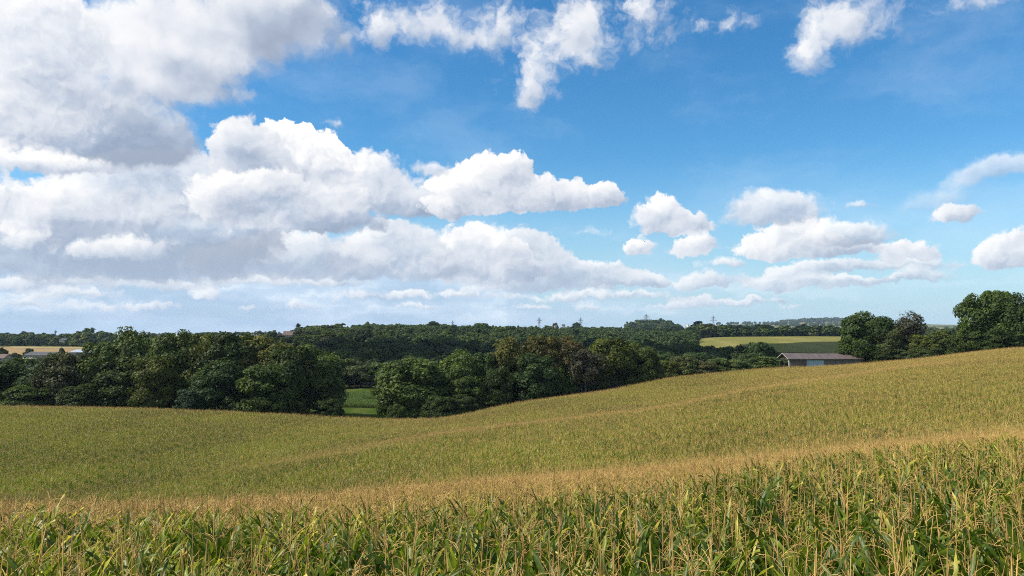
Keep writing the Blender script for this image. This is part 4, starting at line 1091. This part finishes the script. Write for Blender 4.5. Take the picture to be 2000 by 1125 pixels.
def barn():
    x0, y0, _ = at(1541, 712, 238); x1 = at(1683, 712, 238)[0]
    z0 = gz((x0 + x1) / 2, 240) + .05
    L = x1 - x0; D = 8.2; eav = at(1541, 701, 238)[2] - z0; rid = at(1541, 689.6, 242)[2] - z0
    e = empty('field_barn', (x0, y0, z0))
    tag(e, 'long low open barn with greyish red roof and pale blue door at the field edge', 'barn')
    # roof: two slabs meeting at the ridge, with eaves and a sag in the middle
    nx = 15; ov = .55; th = .10
    bm = bmesh.new(); xs = [-ov + (L + 2 * ov) * i / (nx - 1) for i in range(nx)]
    for side in (0, 1):
        rows = []
        for i, x in enumerate(xs):
            sag = -.22 * math.sin(math.pi * i / (nx - 1)) + .02 * math.sin(i * 2.3)
            ye, yr = (-.7, D / 2) if side == 0 else (D + .7, D / 2)
            ze = eav - .10
            rows.append([bm.verts.new(p) for p in ((x, ye, ze), (x, yr, rid + sag), (x, yr, rid + sag + th), (x, ye, ze + th))])
        for a, b in zip(rows, rows[1:]):
            for k in range(4):
                bm.faces.new((a[k], a[(k + 1) % 4], b[(k + 1) % 4], b[k]))
        bm.faces.new(rows[0]); bm.faces.new(rows[-1][::-1])
    bmesh.ops.recalc_face_normals(bm, faces=bm.faces[:])
    me = bpy.data.meshes.new('roof'); bm.to_mesh(me); bm.free(); me.materials.append(M_ROOF)
    rf = link('roof', me, e)
    f = MB(); zr = rid + th - .04
    for (ya, yb, za, zb) in ((-.74, D / 2, eav - .13, rid - .13), (D / 2, D + .74, rid - .13, eav - .13)):
        f.prism([(ya, za), (yb, zb), (yb, zb + .22), (ya, za + .22)], -ov - .06, -ov - .005)
    f.done('barge_board', M_CONC, rf)
    f = MB(); f.box(-ov, L + ov, -.78, -.703, eav - .14, eav + .04); f.done('gutter', M_DARKW, rf)
    d0, d1 = 5.6, 10.8
    MB().box(.16, d0, 0, .12, .30, eav - .25).done('wall', M_BOARD, e)
    w2 = MB().box(d1, L - .1, 0, .12, .25, eav - .25).done('wall', M_GREYB, e); w2['label'] = 'grey brown boarded wall'
    dr = MB().box(d0 - .06, d1 + .06, -.10, -.03, .20, eav - .32).done('sliding_door', M_BLUED, e)
    MB().box(d0 - .2, d1 + .3, -.16, -.11, eav - .36, eav - .28).done('door_rail', M_STEEL, dr)
    MB().box(L - .1, L + .02, .13, D - .2, .1, eav - .25).done('end_wall', M_GREYB, e)
    MB().box(-.05, d0 - .12, -.06, .2, -.6, .295).done('plinth', M_CONC, e)
    for x, y in ((0.05, .02), (0.05, D - .2), (0.05, D / 2), (5.6, D - .2), (11.2, D - .2), (16.8, D - .2), (22, D - .2)):
        MB().box(x - .09, x + .09, y, y + .2, -.5, eav - .1 if y != D / 2 else rid - .15).done('post', M_WHITE if x < .1 and y < .1 else M_DARKW, e)
    MB().box(0, .14, .22, D - .22, eav - .30, eav - .12).done('tie_beam', M_DARKW, e)
    MB().box(.2, L - .2, D - .17, D - .05, .1, 1.1).done('back_boards', M_DARKW, e)
barn()

def gabled(name, label, cat, px0, px1, pyb, pye, pyr, Y, depth, wall, roof, windows=0, lean=0.0, group=None, chimney=False, z_extra=2.5, ridge_along=True):
    """a house or shed: picture x from px0 to px1, foot / eaves / ridge at picture y, distance Y"""
    xa, _, zb = at(px0, pyb, Y); xb = at(px1, pyb, Y)[0]; L = xb - xa
    ze, zr = at(px0, pye, Y)[2] - zb, at(px0, pyr, Y + depth / 2)[2] - zb
    e = empty(name, (xa, Y, zb), lean); tag(e, label, cat, group)
    MB().box(0, L, 0, depth, -z_extra, ze).done('wall', wall, e)
    o = .35
    if ridge_along:
        r = MB().prism([(-o, ze - .12), (depth / 2, zr), (depth + o, ze - .12), (depth + o, ze + .08), (depth / 2, zr + .2), (-o, ze + .08)], -o, L + o).done('roof', roof, e)
        if zr > ze + .3:
            MB().prism([(.02, ze + .005), (depth - .02, ze + .005), (depth / 2, zr - .1)], .02, L - .02).done('gable', wall, e)
    else:
        r = MB().prism([(-o, ze - .12), (L / 2, zr), (L + o, ze - .12), (L + o, ze + .08), (L / 2, zr + .2), (-o, ze + .08)], -o, depth + o, axis='y').done('roof', roof, e)
        MB().prism([(.02, ze + .005), (L - .02, ze + .005), (L / 2, zr - .1)], .02, depth - .02, axis='y').done('gable', wall, e)
    if chimney: MB().box(L * .7, L * .7 + .8, depth * .42, depth * .42 + .7, zr - .6, zr + 1.1).done('chimney', M_REDTILE, r)
    for i in range(windows):
        x = L * (i + .5) / windows
        w = MB().box(x - .55, x + .55, -.05, -.005, ze * .35, ze * .35 + 1.3).done('window', M_WHITE, e)
        MB().box(x - .45, x + .45, -.08, -.055, ze * .35 + .1, ze * .35 + 1.2).done('pane', M_WIN, w)
    return e
gabled('hill_house', 'house with a steep dark roof among trees on the hill above the left belt', 'house', 552, 570, 659, 655, 647, 700, 8.5, M_CONC, M_REDTILE, 3, chimney=True)
gabled('white_house', 'small white gabled house left of the steep dark roofed one on the hill', 'house', 544, 549, 658, 655, 651.5, 706, 7, M_WHITE, M_REDTILE, 1, ridge_along=False)
gabled('white_house', 'white house end peeping out right of the steep dark roofed one on the hill', 'house', 573.5, 577, 653, 649, 645, 712, 6, M_WHITE, M_SLATE, 0, ridge_along=False)
gabled('farm_shed', 'long dark roofed farm shed behind the left belt near the left edge', 'shed', 46, 108, 702, 694, 687.5, 520, 16, M_CONC, M_SLATE, 6)
gabled('farm_shed', 'low pale roofed farm shed in front of the long dark roofed one', 'shed', 28, 74, 706, 701.5, 699, 500, 8, M_DARKW, M_CONC, 0)
gabled('greenhouse', 'long pale grey roofed shed behind the left belt with a white ridge', 'shed', 136, 190, 694, 688, 683, 545, 18, M_CONC, M_GLASSR, 0)
gabled('farm_shed', 'pale blue roofed shed seen through the gap beside the tallest crown', 'shed', 231, 247, 692, 689, 683.5, 550, 14, M_WHITE, M_BLUED, 0)
gabled('farm_house', 'brown roofed house cut by the left edge of the photo', 'house', -22, 6, 706, 700, 692, 420, 9, M_CONC, M_REDTILE, 3)
gabled('flat_hall', 'low white hall on the plain right of the tall mast', 'hall', 115, 130, 664.5, 662.6, 661.8, 960, 14, M_CONC, M_GLASSR, 0)
G5 = 'village houses on the skyline'
vill = ((1018, 1026, 642.5, 640, 638.5, 'grey roofed village house under the first pylon', M_WHITE, M_SLATE), (1064, 1069, 639.5, 637.5, 635.5, 'white village house between the first and second pylons', M_WHITE, M_SLATE),
        (1071, 1080, 641, 638.8, 637, 'long pale village house between the first and second pylons', M_CONC, M_SLATE), (1083, 1087, 640, 637.4, 635.6, 'small dark roofed village house right of the long pale one', M_WHITE, M_REDTILE),
        (1098, 1103.5, 639.6, 636, 633.5, 'bright white village house left of the second pylon', M_WHITE, M_SLATE), (1108, 1112, 640.5, 638.6, 637, 'low village house right of the bright white one', M_CONC, M_REDTILE),
        (310, 318, 661, 659, 657.5, 'pale roofed house on the plain behind the gap in the left belt', M_WHITE, M_SLATE), (1343, 1346, 636.5, 634, 633, 'tiny white building at the left end of the distant fields', M_WHITE, M_CONC))
for a, b, pb, pe, pr, lab, w, r in vill:
    gabled('village_house', lab, 'house', a, b, pb, pe, pr, 1480 if a > 900 else 1450, 9, w, r, 2 if a > 900 and b < 1200 else 0, group=G5 if a > 900 and b < 1200 else None)
for (px, pyb, wd, Y, lab) in ((1391, 638, 10, 3300, 'low white sheds by a distant field below the fourth pylon'), (1410, 637.5, 8, 3350, 'small white shed right of the low sheds in the distance')):
    gabled('distant_shed', lab, 'shed', px, px + wd, pyb, pyb - 2, pyb - 2.8, Y, 14, M_WHITE, M_CONC, 0)

def pylon_mesh(h, arms):
    """lattice mast with cross arms: list of (height share, half span)"""
    m = MB(); b = h * .085
    lev = [0, .22, .42, .60, .74, .86, 1.0]
    wd = [b * (1 - .86 * t_) for t_ in lev]
    for i in range(6):
        c0 = [(sx * wd[i], sy * wd[i], lev[i] * h) for sx, sy in ((1, 1), (-1, 1), (-1, -1), (1, -1))]
        c1 = [(sx * wd[i + 1], sy * wd[i + 1], lev[i + 1] * h) for sx, sy in ((1, 1), (-1, 1), (-1, -1), (1, -1))]
        for k in range(4):
            m.bar(c0[k], c1[k], h * .0050); m.bar(c0[k], c1[(k + 1) % 4], h * .0028); m.bar(c0[(k + 1) % 4], c1[k], h * .0028)
    body = m
    arm_list = []
    for f, s in arms:
        a = MB(); z = f * h
        for sg in (-1, 1):
            a.bar((0, 0, z), (sg * s, 0, z), h * .008); a.bar((0, 0, z + h * .055), (sg * s, 0, z), h * .005)
            for q in (.45, .95): a.bar((sg * s * q, 0, z), (sg * s * q, 0, z - h * .05), h * .005)
        arm_list.append(a)
    return body, arm_list
def pylon(px, top, Y, label, arms, base=None, group='power pylons along the skyline'):
    x, y, zt = at(px, top, Y); zb = gz(x, Y) if base is None else base
    h = zt - zb
    e = empty('power_pylon', (x, Y, zb), random.uniform(-.25, .25)); tag(e, label, 'pylon', group)
    body, al = pylon_mesh(h, arms)
    body.done('mast', M_STEEL, e)
    for a in al: a.done('cross_arm', M_STEEL, e)
pylon(1053, 620, 2100, 'thin grey pylon above the village, first from the left of the clear ones', ((.62, 4.5), (.76, 7.0), (.88, 4.5)))
pylon(1134, 620, 2200, 'grey pylon beside the dark trees of the village', ((.60, 5), (.75, 7.5), (.87, 4.5)))
pylon(1262, 614, 2300, 'grey pylon with a wide lower arm rising over the rounded wood', ((.70, 17), (.84, 10), (.95, 4)))
pylon(1393, 616, 3200, 'faint pylon over the distant fields, right of the rounded wood', ((.66, 16), (.84, 9)))
pylon(1540, 622, 4200, 'faintest pylon, left of the blue hill', ((.66, 14), (.84, 8)))
pylon(884, 626, 2300, 'small pylon tip behind the skyline wood right of the tall round tree', ((.70, 4), (.84, 5.5)))
def mast(px, top, Y, label, r=.35):
    x, y, zt = at(px, top, Y); zb = gz(x, Y); h = zt - zb
    e = empty('radio_mast', (x, Y, zb)); tag(e, label, 'mast')
    MB().bar((0, 0, 0), (0, 0, h), r).done('pole', M_STEEL, e)
    a = MB(); a.box(-r * 2.2, r * 2.2, -r * 2.2, r * 2.2, h - 2.6, h - .4); a.bar((0, 0, h), (0, 0, h + 1.5), r * .35); a.done('antenna_head', M_STEEL, e)
mast(108.5, 646, 985, 'tall grey mast rising from the trees on the left plain', .42)
mast(194, 651, 1000, 'short mast above the tallest trees on the left plain', .30)
mast(310, 654.5, 1480, 'thin chimney like mast in the gap right of the tallest left crown', .55)
mast(332, 653, 1500, 'thinnest mast, on the plain left of the broad dark green tree', .22)

# --- the strip of young maize and the path in the grassy gap
def gap_crop():
    g = np.random.default_rng(5); P_ = []
    for (p0, p1, Y0, Y1) in ((655, 748, 270, 284), (652, 745, 246, 258), (652, 706, 258, 270)):
        Y = np.arange(Y0, Y1, 2.8)
        for yy in Y:
            x = np.arange((p0 - CX) / F * yy, (p1 - CX) / F * yy, 2.8); P_.append(np.stack([x, np.full(len(x), yy), height(x, np.full(len(x), yy))], -1))
    P_ = np.vstack(P_); n = len(P_)
    rot = np.stack([np.zeros(n), np.zeros(n), g.integers(0, 4, n) * math.pi / 2], -1)
    tag(scatter('young_maize', P_, rot, np.stack([np.ones(n), np.ones(n), g.uniform(.75, .9, n)], -1), g.integers(0, len(YOUNG), n), YOUNG),
        'strips of fresh green maize in the sunny gap between the two tree groups', 'young maize', kind='stuff')
M_YLEAF = leaf_material('young_maize_leaf', (.075, .13, .022), (.13, .20, .04), (.20, .24, .06), .2)
YOUNG = []
for i in range(2):
    me = clump(61 + i, CL, 60, seg=3, wide=False, nleaf=8, tb=2, spik=False); me.materials[0] = M_YLEAF; me.materials[2] = M_YLEAF; YOUNG.append(me)
gap_crop()

def bird():
    x, y, z = at(1259, 471.5, 160)
    e = empty('bird', (x, y, z), .5); tag(e, 'small dark bird gliding under the little round clouds', 'bird')
    s = Soup()
    s.tube([(0, -.22, 0), (0, -.12, .01), (0, .05, .01), (0, .17, .03), (0, .25, .03)], [.01, .045, .06, .04, .008], 8)
    for sg in (-1, 1):
        t_ = np.linspace(0, 1, 6)
        lead = np.stack([sg * .62 * t_, .06 - .10 * t_ ** 2 + .06 * t_, .02 + .14 * np.sin(t_ * 2.2)], -1)
        trail = lead - np.stack([t_ * 0, .16 * (1 - t_ ** 2) + .015, t_ * 0 + .004], -1)
        s.grid(np.stack([lead, (lead + trail) / 2 + [0, 0, .012], trail, (lead + trail) / 2 - [0, 0, .004], lead], 1), 0.0)
    s.grid(np.array([[(-.03, -.2, 0), (.03, -.2, 0)], [(-.09, -.36, 0), (.09, -.36, 0)]], float), 0.0)
    link('body', s.mesh('bird', [M_DARKW]), e)
bird()
# ------------------------------------------------------------------ air
def haze():
    b = bmesh.new()
    x0, x1, y0, y1, z0, z1 = -12000, 12000, -12000, 12000, -120, EYE + 120
    v = [b.verts.new((x, y, z)) for z in (z0, z1) for y in (y0, y1) for x in (x0, x1)]
    for f in ((0, 2, 3, 1), (4, 5, 7, 6), (0, 1, 5, 4), (1, 3, 7, 5), (3, 2, 6, 7), (2, 0, 4, 6)):
        b.faces.new([v[i] for i in f])
    me = bpy.data.meshes.new('haze'); b.to_mesh(me); b.free()
    m, t, out = material('haze')
    p = t.new('ShaderNodeVolumePrincipled')
    p.inputs['Color'].default_value = (.62, .80, 1.0, 1)
    p.inputs['Density'].default_value = 4.2e-5
    p.inputs['Anisotropy'].default_value = .0
    t.l.new(p.outputs[0], out.inputs['Volume'])
    me.materials.append(m)
    tag(link('haze', me), kind='stuff')
haze()

# --- clouds overhead between the sun and the valley (out of the frame): their shadows lie on the wood
M_CLOUD, _t, _o = material('cloud')
_d = _t.new('ShaderNodeBsdfPrincipled'); _d.inputs['Base Color'].default_value = (.88, .88, .9, 1); _d.inputs['Roughness'].default_value = 1.0
_t.l.new(_d.outputs[0], _o.inputs[0])
def shade_cloud(spots, alt, thick, seed):
    """lumpy cumulus whose shadow covers the given ground spots (picture x, distance, radius across, radius deep)"""
    g = np.random.default_rng(seed)
    b = bmesh.new()
    for (px, Y, rx, ry) in spots:
        x = (px - CX) / F * Y; z = gz(x, Y)
        k = (EYE + alt - z) / SUNV[2]
        c = Vector((x + SUNV[0] * k, Y + SUNV[1] * k, EYE + alt))
        r = bmesh.ops.create_icosphere(b, subdivisions=3, radius=1.0)
        ph = g.uniform(0, 6, 6)
        for v in r['verts']:
            p = v.co.copy()
            w = 1 + .10 * math.sin(5 * p.x + ph[0]) * math.sin(4 * p.y + ph[1]) + .06 * math.sin(11 * p.x + ph[2]) * math.sin(9 * p.y + ph[3]) + .05 * math.sin(17 * p.y + ph[4])
            v.co = c + Vector((p.x * rx * w, p.y * ry * w, p.z * thick * (1.3 if p.z > 0 else .35) * w))
    me = bpy.data.meshes.new('cloud'); b.to_mesh(me); b.free(); me.materials.append(M_CLOUD)
    for p in me.polygons: p.use_smooth = True
    tag(link('cloud', me), kind='structure')
shade_cloud([(900, 500, 95, 105), (1020, 520, 90, 120), (1130, 520, 90, 150), (1250, 500, 90, 140), (1370, 470, 90, 120), (780, 470, 70, 70), (1480, 560, 95, 120), (1580, 590, 90, 110), (1660, 560, 90, 110), (1530, 670, 60, 55), (1600, 700, 75, 80), (1690, 720, 80, 85)], 620, 60, 1)
shade_cloud([(1420, 1130, 110, 120), (1520, 1140, 120, 120), (1640, 1130, 120, 120), (1760, 1120, 110, 110)], 900, 80, 2)
# ------------------------------------------------------------------ render settings
c_ = scene.cycles
c_.max_bounces = 6; c_.diffuse_bounces = 3; c_.glossy_bounces = 2; c_.transmission_bounces = 4; c_.transparent_max_bounces = 4; c_.volume_bounces = 0
c_.use_denoising = False        # plain sampling keeps the fine grain of crop and leaves
c_.use_adaptive_sampling = True
c_.adaptive_threshold = 0.003
c_.filter_width = 1.05
c_.sample_clamp_indirect = 6.0
